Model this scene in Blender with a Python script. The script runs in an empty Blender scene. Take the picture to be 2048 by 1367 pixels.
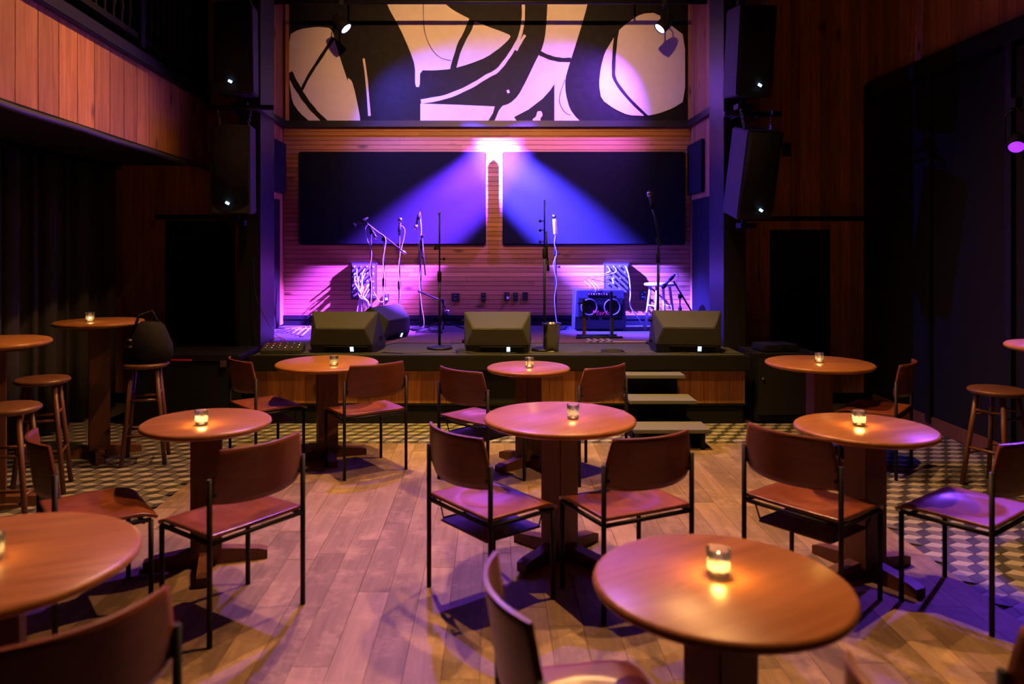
import bpy, bmesh, math, random
from mathutils import Vector, Matrix
random.seed(7)
PI = math.pi
SC = bpy.context.scene
C = SC.collection

# ------------------------------------------------------------------ camera
FPX, CX, HY, HC = 1550.0, 985.0, 490.0, 1.64      # focal length, principal point (pixels), eye height (m)
cam = bpy.data.cameras.new('camera')
camo = bpy.data.objects.new('camera', cam); C.objects.link(camo)
camo.location = (0, 0, HC); camo.rotation_euler = (PI/2, 0, 0)
cam.sensor_width = 36; cam.lens = FPX/2048*36
cam.shift_x = (1024-CX)/2048; cam.shift_y = -(683.5-HY)/2048
cam.clip_start = 0.05
cam.dof.use_dof = True; cam.dof.focus_distance = 6.5; cam.dof.aperture_fstop = 1.8
SC.camera = camo

# ------------------------------------------------------------------ world, exposure
w = bpy.data.worlds.new('world'); SC.world = w; w.use_nodes = True
w.node_tree.nodes['Background'].inputs[0].default_value = (0.6, 0.4, 0.5, 1)
w.node_tree.nodes['Background'].inputs[1].default_value = 0.002
vs = SC.view_settings
vs.view_transform = 'Standard'; vs.look = 'None'; vs.gamma = 1; vs.exposure = 0.0; vs.use_curve_mapping = False
SC.cycles.sample_clamp_indirect = 10.0

def at(x, y, Y):
    """world point seen at photo pixel (x, y) at distance Y from the camera"""
    return Vector(((x-CX)*Y/FPX, Y, HC-(y-HY)*Y/FPX))

def spot(name, loc, aim, col, watt, size, blend=1.0, radius=0.04):
    l = bpy.data.lights.new(name, 'SPOT'); l.energy = watt*9; l.color = col
    l.spot_size = math.radians(size); l.spot_blend = blend; l.shadow_soft_size = radius
    o = bpy.data.objects.new(name, l); C.objects.link(o)
    o.location = loc
    o.rotation_euler = (Vector(aim)-Vector(loc)).to_track_quat('-Z', 'Y').to_euler()
    return o

VIOLET = (0.22, 0.055, 1.0); BLUE = (0.085, 0.065, 1.0); BEAMV = (0.115, 0.024, 1.0); BEAMB = (0.055, 0.035, 1.0); WARM = (1.0, 0.47, 0.165); AMBER = (1.0, 0.64, 0.075)
HEAD_R = (1.90, 8.86, 4.10); HEAD_L = (-1.66, 8.86, 4.10)
LAMPS = [   # name, position, aim, colour, watts, cone angle, blend
    # the two crossing heads on the pipe above the stage: a tight beam and its wide spill
    ('head_beam_r', HEAD_R, (-0.42, 9.68, 2.20), BEAMV, 34000, 17.5, 1.0),
    ('head_beam_l', HEAD_L, (0.52, 9.68, 2.22), BEAMB, 44000, 17.5, 1.0),
    ('head_core_r', HEAD_R, (0.02, 9.68, 2.76), BEAMV, 22000, 12, 1.0),
    ('head_core_l', HEAD_L, (0.10, 9.68, 2.76), BEAMB, 30000, 12, 1.0),
    ('head_flood_r', HEAD_R, (-1.7, 9.15, 0.8), VIOLET, 8000, 24, 1.0),
    ('head_flood_l', HEAD_L, (1.65, 9.15, 0.8), BEAMB, 7500, 24, 1.0),
    ('head_spill_r', HEAD_R, (0.9, 9.7, 3.1), VIOLET, 130, 90, 0.9),
    ('head_spill_l', HEAD_L, (-0.1, 9.4, 2.4), BLUE, 90, 112, 0.8),
    # lamps above the picture, on the ceiling over the room: their light falls on the seats, floor, stage lip and mural
    ('stage_wash_violet_offscreen', (-0.6, 6.9, 4.75), (-0.4, 3.9, 0.5), VIOLET, 120, 50, 1.0),
    ('house_light_a_offscreen', (-1.0, 6.0, 4.9), (-1.1, 4.2, 0.0), WARM, 95, 120, 1.0),
    ('house_light_b_offscreen', (1.0, 6.0, 4.9), (1.2, 4.0, 0.0), WARM, 95, 120, 1.0),
    ('house_light_c_offscreen', (1.2, 4.0, 5.0), (0.6, 3.0, 0.0), WARM, 80, 120, 1.0),
    ('amber_light_a_offscreen', (-1.0, 5.9, 5.0), (-0.8, 7.15, 0.7), AMBER, 110, 46, 1.0),
    ('amber_light_b_offscreen', (1.2, 5.9, 5.0), (1.0, 7.15, 0.7), AMBER, 110, 46, 1.0),
    ('front_light_offscreen', (0.1, 2.4, 4.5), (0.0, 9.7, 3.7), WARM, 260, 44, 1.0),
]
LAMPOBJ = [spot(*a) for a in LAMPS]

# ------------------------------------------------------------------ materials
def mat(name):
    m = bpy.data.materials.new(name); m.use_nodes = True
    n = m.node_tree.nodes; return m, n, m.node_tree.links, n['Principled BSDF']

def plain(name, col, rough=0.5, metal=0.0, spec=0.5, bump=0.0, bscale=200.0, emit=None, estr=0.0, var=0.0):
    m, n, l, p = mat(name)
    p.inputs['Base Color'].default_value = (*col, 1); p.inputs['Roughness'].default_value = rough
    p.inputs['Metallic'].default_value = metal; p.inputs['Specular IOR Level'].default_value = spec
    if emit:
        p.inputs['Emission Color'].default_value = (*emit, 1); p.inputs['Emission Strength'].default_value = estr
    if bump or var:
        tc = n.new('ShaderNodeTexCoord'); no = n.new('ShaderNodeTexNoise'); no.inputs['Scale'].default_value = bscale
        l.new(tc.outputs['Object'], no.inputs['Vector'])
        if bump:
            b = n.new('ShaderNodeBump'); b.inputs['Strength'].default_value = bump; b.inputs['Distance'].default_value = 0.004
            l.new(no.outputs['Fac'], b.inputs['Height']); l.new(b.outputs['Normal'], p.inputs['Normal'])
        if var:
            mx = n.new('ShaderNodeMix'); mx.data_type = 'RGBA'
            mx.inputs[6].default_value = (*[c*(1-var) for c in col], 1); mx.inputs[7].default_value = (*[min(1, c*(1+var)) for c in col], 1)
            l.new(no.outputs['Fac'], mx.inputs[0]); l.new(mx.outputs[2], p.inputs['Base Color'])
    return m

def wood(name, dark, light, axis='X', rough=0.5, knots=0.0, grain=9.0, vary=0.5, spec=0.4, worn=0.0):
    """procedural timber: grain along an object axis, tone shifted per piece, optional dark knots and wear"""
    m, n, l, p = mat(name)
    tc = n.new('ShaderNodeTexCoord'); oi = n.new('ShaderNodeObjectInfo')
    off = n.new('ShaderNodeVectorMath'); off.operation = 'MULTIPLY_ADD'
    cmb = n.new('ShaderNodeCombineXYZ')
    for i in range(3): l.new(oi.outputs['Random'], cmb.inputs[i])
    off.inputs[1].default_value = (37, 19, 53)
    l.new(cmb.outputs[0], off.inputs[0]); l.new(tc.outputs['Object'], off.inputs[2])
    mp = n.new('ShaderNodeMapping')
    s = [grain*1.6, grain*1.6, grain*1.6]; s['XYZ'.index(axis)] = 0.9
    mp.inputs['Scale'].default_value = s
    l.new(off.outputs[0], mp.inputs['Vector'])
    no = n.new('ShaderNodeTexNoise'); no.inputs['Scale'].default_value = 2.2; no.inputs['Detail'].default_value = 6; no.inputs['Roughness'].default_value = 0.62
    no.inputs['Distortion'].default_value = 0.5
    l.new(mp.outputs[0], no.inputs['Vector'])
    rp = n.new('ShaderNodeValToRGB'); rp.color_ramp.elements[0].position = 0.32; rp.color_ramp.elements[1].position = 0.68
    rp.color_ramp.elements[0].color = (*dark, 1); rp.color_ramp.elements[1].color = (*light, 1)
    l.new(no.outputs['Fac'], rp.inputs[0])
    hsv = n.new('ShaderNodeHueSaturation')
    mr = n.new('ShaderNodeMapRange'); mr.inputs[3].default_value = 1-vary*0.5; mr.inputs[4].default_value = 1+vary*0.5
    l.new(oi.outputs['Random'], mr.inputs[0]); l.new(mr.outputs[0], hsv.inputs['Value']); l.new(rp.outputs[0], hsv.inputs['Color'])
    out = hsv.outputs[0]
    if knots:
        mk = n.new('ShaderNodeMapping'); sk = [7.0, 7.0, 7.0]; sk['XYZ'.index(axis)] = 3.4; mk.inputs['Scale'].default_value = sk
        l.new(off.outputs[0], mk.inputs['Vector'])
        vo = n.new('ShaderNodeTexVoronoi'); vo.inputs['Scale'].default_value = 0.55; l.new(mk.outputs[0], vo.inputs['Vector'])
        kr = n.new('ShaderNodeValToRGB'); kr.color_ramp.elements[0].position = 0.05; kr.color_ramp.elements[1].position = 0.17
        kr.color_ramp.elements[0].color = (knots,)*3+(1,); kr.color_ramp.elements[1].color = (0, 0, 0, 1)
        l.new(vo.outputs['Distance'], kr.inputs[0])
        mx = n.new('ShaderNodeMix'); mx.data_type = 'RGBA'; mx.inputs[7].default_value = (*[c*0.22 for c in dark], 1)
        l.new(kr.outputs[0], mx.inputs[0]); l.new(out, mx.inputs[6]); out = mx.outputs[2]
    if worn:
        nw = n.new('ShaderNodeTexNoise'); nw.inputs['Scale'].default_value = 5.0; nw.inputs['Detail'].default_value = 8; nw.inputs['Roughness'].default_value = 0.7
        l.new(off.outputs[0], nw.inputs['Vector'])
        wr = n.new('ShaderNodeValToRGB'); wr.color_ramp.elements[0].position = 0.5; wr.color_ramp.elements[1].position = 0.72
        wr.color_ramp.elements[0].color = (0, 0, 0, 1); wr.color_ramp.elements[1].color = (worn,)*3+(1,)
        l.new(nw.outputs['Fac'], wr.inputs[0])
        mx = n.new('ShaderNodeMix'); mx.data_type = 'RGBA'; mx.inputs[7].default_value = (*[min(1, c*1.7+0.03) for c in light], 1)
        l.new(wr.outputs[0], mx.inputs[0]); l.new(out, mx.inputs[6]); out = mx.outputs[2]
    l.new(out, p.inputs['Base Color'])
    p.inputs['Roughness'].default_value = rough; p.inputs['Specular IOR Level'].default_value = spec
    b = n.new('ShaderNodeBump'); b.inputs['Strength'].default_value = 0.15; b.inputs['Distance'].default_value = 0.003
    l.new(no.outputs['Fac'], b.inputs['Height']); l.new(b.outputs['Normal'], p.inputs['Normal'])
    return m

def clear_glass(name, tint=(0.98, 0.98, 0.975)):
    m, n, l, p = mat(name)
    tr = n.new('ShaderNodeBsdfTransparent'); tr.inputs[0].default_value = (*tint, 1)
    gl = n.new('ShaderNodeBsdfGlossy'); gl.inputs['Roughness'].default_value = 0.08; gl.inputs[0].default_value = (1, 1, 1, 1)
    tl = n.new('ShaderNodeBsdfTranslucent'); tl.inputs[0].default_value = (0.95, 0.95, 0.93, 1)
    fr = n.new('ShaderNodeFresnel'); fr.inputs[0].default_value = 1.15
    m1 = n.new('ShaderNodeMixShader'); m1.inputs[0].default_value = 0.10; l.new(tr.outputs[0], m1.inputs[1]); l.new(tl.outputs[0], m1.inputs[2])
    mx = n.new('ShaderNodeMixShader'); l.new(fr.outputs[0], mx.inputs[0]); l.new(m1.outputs[0], mx.inputs[1]); l.new(gl.outputs[0], mx.inputs[2])
    l.new(mx.outputs[0], n['Material Output'].inputs[0]); return m

M = {}
M['pine_v'] = wood('pine_vertical', (0.30, 0.105, 0.03), (0.50, 0.21, 0.07), 'Z', 0.55, 0.9, 8, 0.55)
M['pine_h'] = wood('pine_horizontal', (0.33, 0.125, 0.042), (0.44, 0.18, 0.062), 'X', 0.5, 0.9, 10, 0.5)
M['pine_y'] = wood('pine_side', (0.30, 0.105, 0.035), (0.50, 0.21, 0.075), 'Y', 0.5, 0.9, 10, 0.5)
M['floor'] = wood('floor_oak', (0.165, 0.110, 0.068), (0.265, 0.182, 0.118), 'Y', 0.55, 0.0, 7, 0.6, 0.3, 0.6)
M['table'] = wood('table_oak', (0.21, 0.080, 0.023), (0.33, 0.14, 0.044), 'X', 0.34, 0.0, 6, 0.2, 0.22)
M['tableleg'] = wood('table_leg_wood', (0.085, 0.03, 0.013), (0.14, 0.052, 0.021), 'Z', 0.5, 0.0, 7, 0.3)
M['ply'] = wood('chair_plywood', (0.095, 0.024, 0.010), (0.15, 0.042, 0.016), 'X', 0.36, 0.0, 8, 0.25, 0.5)
M['seat'] = wood('chair_seat_plywood', (0.115, 0.029, 0.012), (0.20, 0.055, 0.020), 'Y', 0.30, 0.0, 8, 0.25, 0.5, 0.5)
M['stoolwood'] = wood('bar_stool_wood', (0.08, 0.03, 0.014), (0.14, 0.056, 0.025), 'Z', 0.4, 0.0, 7, 0.3)
M['blacksteel'] = plain('black_steel', (0.008, 0.008, 0.009), 0.5, 0.0, 0.25)
M['black'] = plain('matt_black_paint', (0.010, 0.0095, 0.0095), 0.7, 0, 0.12, 0.05, 60)
M['blackgloss'] = plain('black_satin_paint', (0.010, 0.009, 0.010), 0.42, 0, 0.3, 0.05, 30)
M['cab'] = plain('speaker_coating', (0.022, 0.021, 0.021), 0.6, 0, 0.4, 0.4, 500)
M['pillar'] = plain('pillar_paint', (0.016, 0.0155, 0.016), 0.45, 0, 0.3, 0.05, 30)
M['monitor'] = plain('monitor_coating', (0.042, 0.040, 0.038), 0.62, 0, 0.3, 0.4, 500)
M['grille'] = plain('speaker_grille', (0.014, 0.013, 0.013), 0.7, 0.3, 0.3, 0.5, 700)
M['fabric'] = plain('acoustic_fabric', (0.009, 0.0088, 0.0092), 0.95, 0, 0.04, 0.5, 420, var=0.3)
M['bluefabric'] = plain('dark_acoustic_fabric', (0.016, 0.016, 0.017), 0.9, 0, 0.1, 0.4, 400)
M['curtain'] = plain('curtain_velvet', (0.055, 0.050, 0.050), 0.95, 0, 0.1, 0.3, 150)
M['wallboard'] = plain('wall_backing', (0.02, 0.012, 0.008), 0.9, 0, 0.1)
M['ceiling'] = plain('ceiling_black', (0.01, 0.01, 0.01), 0.9, 0, 0.1)
M['muralblack'] = plain('mural_black_paint', (0.009, 0.0088, 0.009), 0.5, 0, 0.12, 0.3, 14, var=0.6)
M['muralwhite'] = plain('mural_white_paint', (0.68, 0.62, 0.55), 0.6, 0, 0.2, 0.1, 10, var=0.08)
M['carpet'] = plain('stage_carpet', (0.058, 0.055, 0.057), 0.9, 0, 0.1, 0.6, 300, var=0.4)
M['rug'] = plain('red_rug', (0.11, 0.05, 0.055), 0.95, 0, 0.1, 0.8, 90, var=0.7)
M['rugpale'] = plain('pale_rug_stripe', (0.25, 0.18, 0.16), 0.95, 0, 0.1, 0.5, 200)
M['chrome'] = plain('steel_bucket', (0.40, 0.37, 0.35), 0.2, 1.0)
M['nickel'] = plain('nickel', (0.55, 0.52, 0.5), 0.25, 1.0)
M['cablewhite'] = plain('pale_cable', (0.55, 0.52, 0.55), 0.4)
M['cableblack'] = plain('black_cable', (0.015, 0.015, 0.015), 0.45)
M['cablered'] = plain('red_cable', (0.5, 0.02, 0.03), 0.45)
M['whitepaint'] = plain('white_stool_paint', (0.75, 0.72, 0.70), 0.4)
M['led'] = plain('led_light', (0.2, 0.5, 1), 0.4, emit=(0.35, 0.65, 1.0), estr=5)
M['screen'] = plain('lit_display', (0.3, 0.5, 1), 0.4, emit=(0.45, 0.72, 1.0), estr=2.2)
M['lens'] = plain('lamp_lens', (0.8, 0.7, 1), 0.3, emit=(0.62, 0.55, 1.0), estr=14)
M['lensp'] = plain('violet_lens', (0.5, 0.1, 1), 0.3, emit=(0.32, 0.03, 1.0), estr=1.6)
M['lensw'] = plain('warm_lens', (1, 0.7, 0.4), 0.3, emit=(1.0, 0.6, 0.25), estr=8)
M['glass'] = clear_glass('candle_glass')
M['wax'] = plain('candle_wax', (0.93, 0.88, 0.78), 0.4)
_n = M['wax'].node_tree.nodes; _l = M['wax'].node_tree.links      # thin warm wax lets the flame's light through
_t = _n.new('ShaderNodeBsdfTranslucent'); _t.inputs[0].default_value = (0.97, 0.90, 0.78, 1)
_m = _n.new('ShaderNodeMixShader'); _m.inputs[0].default_value = 0.7
_l.new(_n['Principled BSDF'].outputs[0], _m.inputs[1]); _l.new(_t.outputs[0], _m.inputs[2]); _l.new(_m.outputs[0], _n['Material Output'].inputs[0])
M['flame'] = plain('flame', (1, 0.8, 0.4), 0.5, emit=(1.0, 0.75, 0.32), estr=30)
M['bluetrim'] = plain('satin_pipe', (0.05, 0.05, 0.052), 0.35)
M['pink'] = plain('amp_red_lettering', (0.75, 0.06, 0.09), 0.5)
M['cone'] = plain('speaker_cone', (0.16, 0.14, 0.16), 0.5)
M['amp'] = plain('amp_covering', (0.05, 0.05, 0.06), 0.55, 0, 0.4, 0.4, 350)
M['tread'] = plain('step_tread', (0.12, 0.118, 0.112), 0.7, 0, 0.3, 0.3, 80)
M['plate'] = plain('black_wall_plate', (0.015, 0.014, 0.016), 0.35)
M['grout'] = plain('tile_grout', (0.05, 0.04, 0.035), 0.9)
M['tile0'] = plain('tile_cream', (0.30, 0.27, 0.22), 0.55, 0, 0.4, 0.2, 20, var=0.35)
M['tile1'] = plain('tile_grey', (0.11, 0.10, 0.09), 0.55, 0, 0.4, 0.2, 20, var=0.35)
M['tile2'] = plain('tile_charcoal', (0.035, 0.033, 0.032), 0.55, 0, 0.4, 0.2, 20, var=0.35)
M['green'] = plain('green_led', (0, .6, .3), 0.4, emit=(0.02, 0.8, 0.35), estr=1.0)
M['redled'] = plain('red_strip', (.6, .015, .015), 0.4)
M['bag'] = plain('black_bag_cloth', (0.012, 0.011, 0.013), 0.8, 0, 0.2, 0.5, 120)

# ------------------------------------------------------------------ mesh building
class B:
    def __init__(s): s.bm = bmesh.new()
    def box(s, c, d, rot=None, taper=None):
        """box centred at c with size d; rot = Matrix; taper scales the top face in x,y"""
        vs = []
        for z in (-.5, .5):
            k = taper if (taper and z > 0) else (1, 1)
            for x, y in ((-.5, -.5), (.5, -.5), (.5, .5), (-.5, .5)):
                v = Vector((x*d[0]*k[0], y*d[1]*k[1], z*d[2]))
                if rot is not None: v = rot @ v
                vs.append(s.bm.verts.new(v+Vector(c)))
        for f in ((3, 2, 1, 0), (4, 5, 6, 7), (0, 1, 5, 4), (1, 2, 6, 5), (2, 3, 7, 6), (3, 0, 4, 7)):
            s.bm.faces.new([vs[i] for i in f])
        return s
    def hull(s, verts, faces):
        v = [s.bm.verts.new(p) for p in verts]
        for f in faces: s.bm.faces.new([v[i] for i in f])
        return s
    def tube(s, pts, r, seg=8, cap=True):
        pts = [Vector(p) for p in pts]; rings = []
        rs = r if isinstance(r, (list, tuple)) else [r]*len(pts)
        up = None
        for i, p in enumerate(pts):
            t = (pts[min(i+1, len(pts)-1)]-pts[max(i-1, 0)]).normalized()
            if up is None: up = Vector((0, 0, 1)) if abs(t.z) < 0.9 else Vector((1, 0, 0))
            a = t.cross(up)
            if a.length < 1e-4: a = t.cross(Vector((0, 1, 0)))
            a.normalize(); b = a.cross(t).normalized(); up = b
            rings.append([s.bm.verts.new(p+(a*math.cos(2*PI*k/seg)+b*math.sin(2*PI*k/seg))*rs[i]) for k in range(seg)])
        for i in range(len(rings)-1):
            for k in range(seg):
                f = s.bm.faces.new((rings[i][k], rings[i][(k+1) % seg], rings[i+1][(k+1) % seg], rings[i+1][k])); f.smooth = True
        if cap: s.bm.faces.new(rings[0][::-1]); s.bm.faces.new(rings[-1])
        return s
    def lathe(s, prof, seg=32, c=(0, 0, 0), rot=None, closed=False, smooth=True):
        rings = []; c = Vector(c)
        def P(v):
            v = Vector(v)
            return (rot @ v if rot is not None else v)+c
        for r, z in prof:
            if r < 1e-6: rings.append([s.bm.verts.new(P((0, 0, z)))])
            else: rings.append([s.bm.verts.new(P((r*math.cos(2*PI*k/seg), r*math.sin(2*PI*k/seg), z))) for k in range(seg)])
        n = len(rings)
        for i in range(n if closed else n-1):
            a, b = rings[i], rings[(i+1) % n]
            for k in range(seg):
                k2 = (k+1) % seg
                if len(a) == 1 and len(b) == 1: continue
                if len(a) == 1: f = s.bm.faces.new((a[0], b[k2], b[k]))
                elif len(b) == 1: f = s.bm.faces.new((a[k], a[k2], b[0]))
                else: f = s.bm.faces.new((a[k], a[k2], b[k2], b[k]))
                f.smooth = smooth
        return s
    def sheet(s, fn, nu, nv, th):
        """curved board: fn(u,v) gives the upper face, u and v in 0..1; th = thickness"""
        P = [[Vector(fn(i/nu, j/nv)) for j in range(nv+1)] for i in range(nu+1)]
        def N(i, j):
            du = P[min(i+1, nu)][j]-P[max(i-1, 0)][j]; dv = P[i][min(j+1, nv)]-P[i][max(j-1, 0)]
            return du.cross(dv).normalized()
        T = [[s.bm.verts.new(P[i][j]) for j in range(nv+1)] for i in range(nu+1)]
        U = [[s.bm.verts.new(P[i][j]-N(i, j)*th) for j in range(nv+1)] for i in range(nu+1)]
        for i in range(nu):
            for j in range(nv):
                f = s.bm.faces.new((T[i][j], T[i+1][j], T[i+1][j+1], T[i][j+1])); f.smooth = True
                f = s.bm.faces.new((U[i][j+1], U[i+1][j+1], U[i+1][j], U[i][j])); f.smooth = True
        for i in range(nu):
            s.bm.faces.new((T[i+1][0], T[i][0], U[i][0], U[i+1][0])); s.bm.faces.new((T[i][nv], T[i+1][nv], U[i+1][nv], U[i][nv]))
        for j in range(nv):
            s.bm.faces.new((T[0][j], T[0][j+1], U[0][j+1], U[0][j])); s.bm.faces.new((T[nu][j+1], T[nu][j], U[nu][j], U[nu][j+1]))
        return s
    def mesh(s, name, m, bevel=0):
        bm = s.bm
        bmesh.ops.recalc_face_normals(bm, faces=bm.faces)
        if bevel:
            es = [e for e in bm.edges if len(e.link_faces) == 2 and e.calc_face_angle(0) > 0.5]
            bmesh.ops.bevel(bm, geom=es, offset=bevel, segments=2, affect='EDGES', clamp_overlap=True)
        me = bpy.data.meshes.new(name); bm.to_mesh(me); bm.free()
        for mm in (m if isinstance(m, list) else [m]): me.materials.append(M[mm] if isinstance(mm, str) else mm)
        return me

def obj(name, me, parent=None, loc=(0, 0, 0), rz=0.0):
    o = bpy.data.objects.new(name, me); C.objects.link(o)
    o.location = loc; o.rotation_euler = (0, 0, rz)
    if parent: o.parent = parent
    return o
def part(name, b, m, parent, bevel=0, label=None):
    o = obj(name, b.mesh(name, m, bevel), parent)
    if label: o['label'] = label
    return o
def tag(o, label=None, cat=None, group=None, kind=None):
    if label: o['label'] = label
    if cat: o['category'] = cat
    if group: o['group'] = group
    if kind: o['kind'] = kind
    return o
def thing(name, label, cat, loc=(0, 0, 0), rz=0.0, group=None):
    return tag(obj(name, None, None, loc, rz), label, cat, group)
def struct(name, b, m, bevel=0):
    return tag(obj(name, b.mesh(name, m, bevel)), kind='structure')
def clone(root, loc, rz, label=None, group=None):
    def cp(o, par):
        c = o.copy(); C.objects.link(c); c.parent = par
        for ch in o.children: cp(ch, c)
        return c
    r = cp(root, None); r.location = loc; r.rotation_euler = (0, 0, rz)
    if label: r['label'] = label
    if group: r['group'] = group
    return r
BOXM = {}
def piece(name, d, m, parent, loc, rz=0.0, rot=None):
    """one plank, tile or slat; alike pieces share mesh data"""
    key = (tuple(round(x, 3) for x in d), m)
    if key not in BOXM: BOXM[key] = B().box((0, 0, 0), d).mesh(name, m)
    o = obj(name, BOXM[key], parent, loc, rz)
    if rot: o.rotation_euler = rot
    return o

# ------------------------------------------------------------------ the room shell
YB = 9.78            # stage back wall
YF = 8.10            # walls either side of the stage opening
XL, XR = -3.95, 3.93
SX0, SX1 = -2.63, 2.49   # stage recess
ZC = 5.4
SZ = 0.63            # stage height

floor = struct('floor', B().box((0, 4.0, -0.06), (8.2, 9.2, 0.10)), 'grout')
WX0, WX1, WY1 = -2.10, 2.30, 6.42
x = WX0; k = 0
while x < WX1-0.02:
    pw = 0.1465; y = 2.3+random.uniform(-0.7, 0.0)
    while y < WY1-0.01:
        ln = random.choice((0.7, 0.9, 1.1, 1.3)); y1 = min(y+ln, WY1); ln = y1-y
        piece('plank', (pw-0.002, round(ln-0.002, 3), 0.012), 'floor', floor, (x+pw/2, (y+y1)/2, -0.006+random.uniform(0, .0012)))
        y = y1
    x += pw
# tumbling-block tiles around the boards: three rhombi to a block
R = 0.080; hw = R*math.sqrt(3)/2
cand = []
for r in range(-1, 46):
    for c in range(-32, 33):
        hx = c*2*hw+(hw if r % 2 else 0); hy = 2.4+r*1.5*R
        if hy > 7.2 or abs(hx) > 3.95: continue
        if WX0-0.02 < hx-hw and hx+hw < WX1+0.02 and hy+R < WY1+0.02: continue
        for kk, a0 in enumerate((90, 210, 330)):
            a = math.radians(a0)
            pts = [(0, 0)]+[(R*math.cos(a+d), R*math.sin(a+d)) for d in (-PI/3, 0, PI/3)]
            cx_ = hx+sum(q[0] for q in pts)/4; cy_ = hy+sum(q[1] for q in pts)/4
            if WX0 < cx_ < WX1 and cy_ < WY1: continue
            px = CX+cx_*FPX/cy_; py = HY+HC*FPX/cy_
            vis = -40 < px < 2090 and py < 1400
            cand.append((not vis, cy_, kk, hx, hy, pts))
cand.sort(key=lambda t: (t[0], t[1]))
TM = {}
for kk in range(3):
    pts = [t for t in cand if t[2] == kk][0][5]
    g = 0.965; ox = sum(q[0] for q in pts)/4; oy = sum(q[1] for q in pts)/4
    V = [(ox+(q[0]-ox)*g, oy+(q[1]-oy)*g) for q in pts]
    b = B(); b.hull([(p[0], p[1], 0) for p in V]+[(p[0], p[1], -0.012) for p in V], [(0, 1, 2, 3), (7, 6, 5, 4)]+[(i, (i+1) % 4, (i+1) % 4+4, i+4) for i in range(4)])
    TM[kk] = (b.mesh('tile', 'tile%d' % kk), V)
for t in cand[:300]:
    obj('tile', TM[t[2]][0], floor, (t[3], t[4], random.uniform(-.001, 0)))
bb = B()
for t in cand[300:]:
    V = TM[t[2]][1]; vv = [bb.bm.verts.new((p[0]+t[3], p[1]+t[4], -0.0005)) for p in V]
    f = bb.bm.faces.new(vv); f.material_index = t[2]
    if f.normal.z < 0: f.normal_flip()
me = bb.mesh('tile_field', ['tile0', 'tile1', 'tile2'])
tag(obj('tile_field', me, floor), kind='stuff')

struct('ceiling', B().box((0, 4.6, ZC+.05), (8.2, 10.6, .1)), 'ceiling')
wl = struct('wall_left', B().box((XL-.05, 3.9, ZC/2), (.1, 9.0, ZC)), 'wallboard')
wr = struct('wall_right', B().box((XR+.06, 3.9, ZC/2), (.1, 9.0, ZC)), 'wallboard')
struct('wall_behind', B().box((0, -.55, ZC/2), (8.1, .1, ZC)), 'wallboard')

# right wall: vertical boards above a black panelled bay
for i in range(44):
    y = 3.55+i*0.1045
    piece('plank', (.02, .1015, ZC-3.32), 'pine_v', wr, (XR, y, 3.32+(ZC-3.32)/2))
d3 = tag(obj('door_3', B().box((XR+.015, 5.8, 1.66), (.03, 4.55, 3.30)).mesh('door_3', 'black')), kind='structure')
part('door_frame', B().box((XR-.03, YF-.10, 1.65), (.06, .16, 3.3)).box((XR-.03, 5.75, 3.24), (.06, 4.55, .16)), 'blackgloss', d3)
for i in range(4):
    y0 = 3.7+i*1.08
    part('leaf', B().box((XR-.012, y0+.5, 1.62), (.03, 1.0, 3.0)), 'black', d3)
    part('stile', B().box((XR-.035, y0+1.04, 1.62), (.05, .07, 3.1)), 'blackgloss', d3)
tag(obj('baseboard_right', B().box((XR-.035, 5.7, .06), (.02, 4.7, .12)).mesh('baseboard_right', 'tableleg', .004)), kind='structure')

# walls either side of the stage opening: vertical boards with dark doors
def side_wall(name, x0, x1, doorx, doorz, dn):
    wb = B()
    wb.box(((x0+x1)/2, YF+.06, ZC/2), (x1-x0, .08, ZC))
    wall = struct(name, wb, 'wallboard')
    pw = 0.105; x = x0
    while x < x1-0.01:
        p1 = min(x+pw, x1); xc = (x+p1)/2; wdt = round(p1-x-.003, 4)
        zb = .10
        if doorx[0] < xc < doorx[1]: zb = doorz+.0
        piece('plank', (wdt, .022, ZC-zb), 'pine_v', wall, (xc, YF+.01, zb+(ZC-zb)/2))
        x = p1
    d = tag(obj(dn, B().box(((doorx[0]+doorx[1])/2, YF+.012, doorz/2), (doorx[1]-doorx[0]-.01, .02, doorz-.01)).mesh(dn, 'black')), kind='structure')
    part('door_rail', B().box(((doorx[0]+doorx[1])/2, YF-.003, doorz*.5), (doorx[1]-doorx[0]-.2, .015, .08)), 'black', d)
    return wall
side_wall('wall_front_left', XL, -2.50, (-3.40, -2.71), 1.90, 'door_1')
side_wall('wall_front_right', 2.48, XR, (2.87, 3.53), 1.80, 'door_2')
tag(obj('baseboard_front', B().box((3.2, YF-.012, .05), (1.4, .024, .10)).mesh('baseboard_front', 'black')), kind='structure')

# pillars of the stage opening
struct('wall_pillar_left', B().box((-2.42, 7.96, ZC/2), (.22, .50, ZC)), 'pillar', .006)
struct('wall_pillar_right', B().box((2.40, 7.93, ZC/2), (.22, .52, ZC)), 'pillar', .006)

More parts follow.
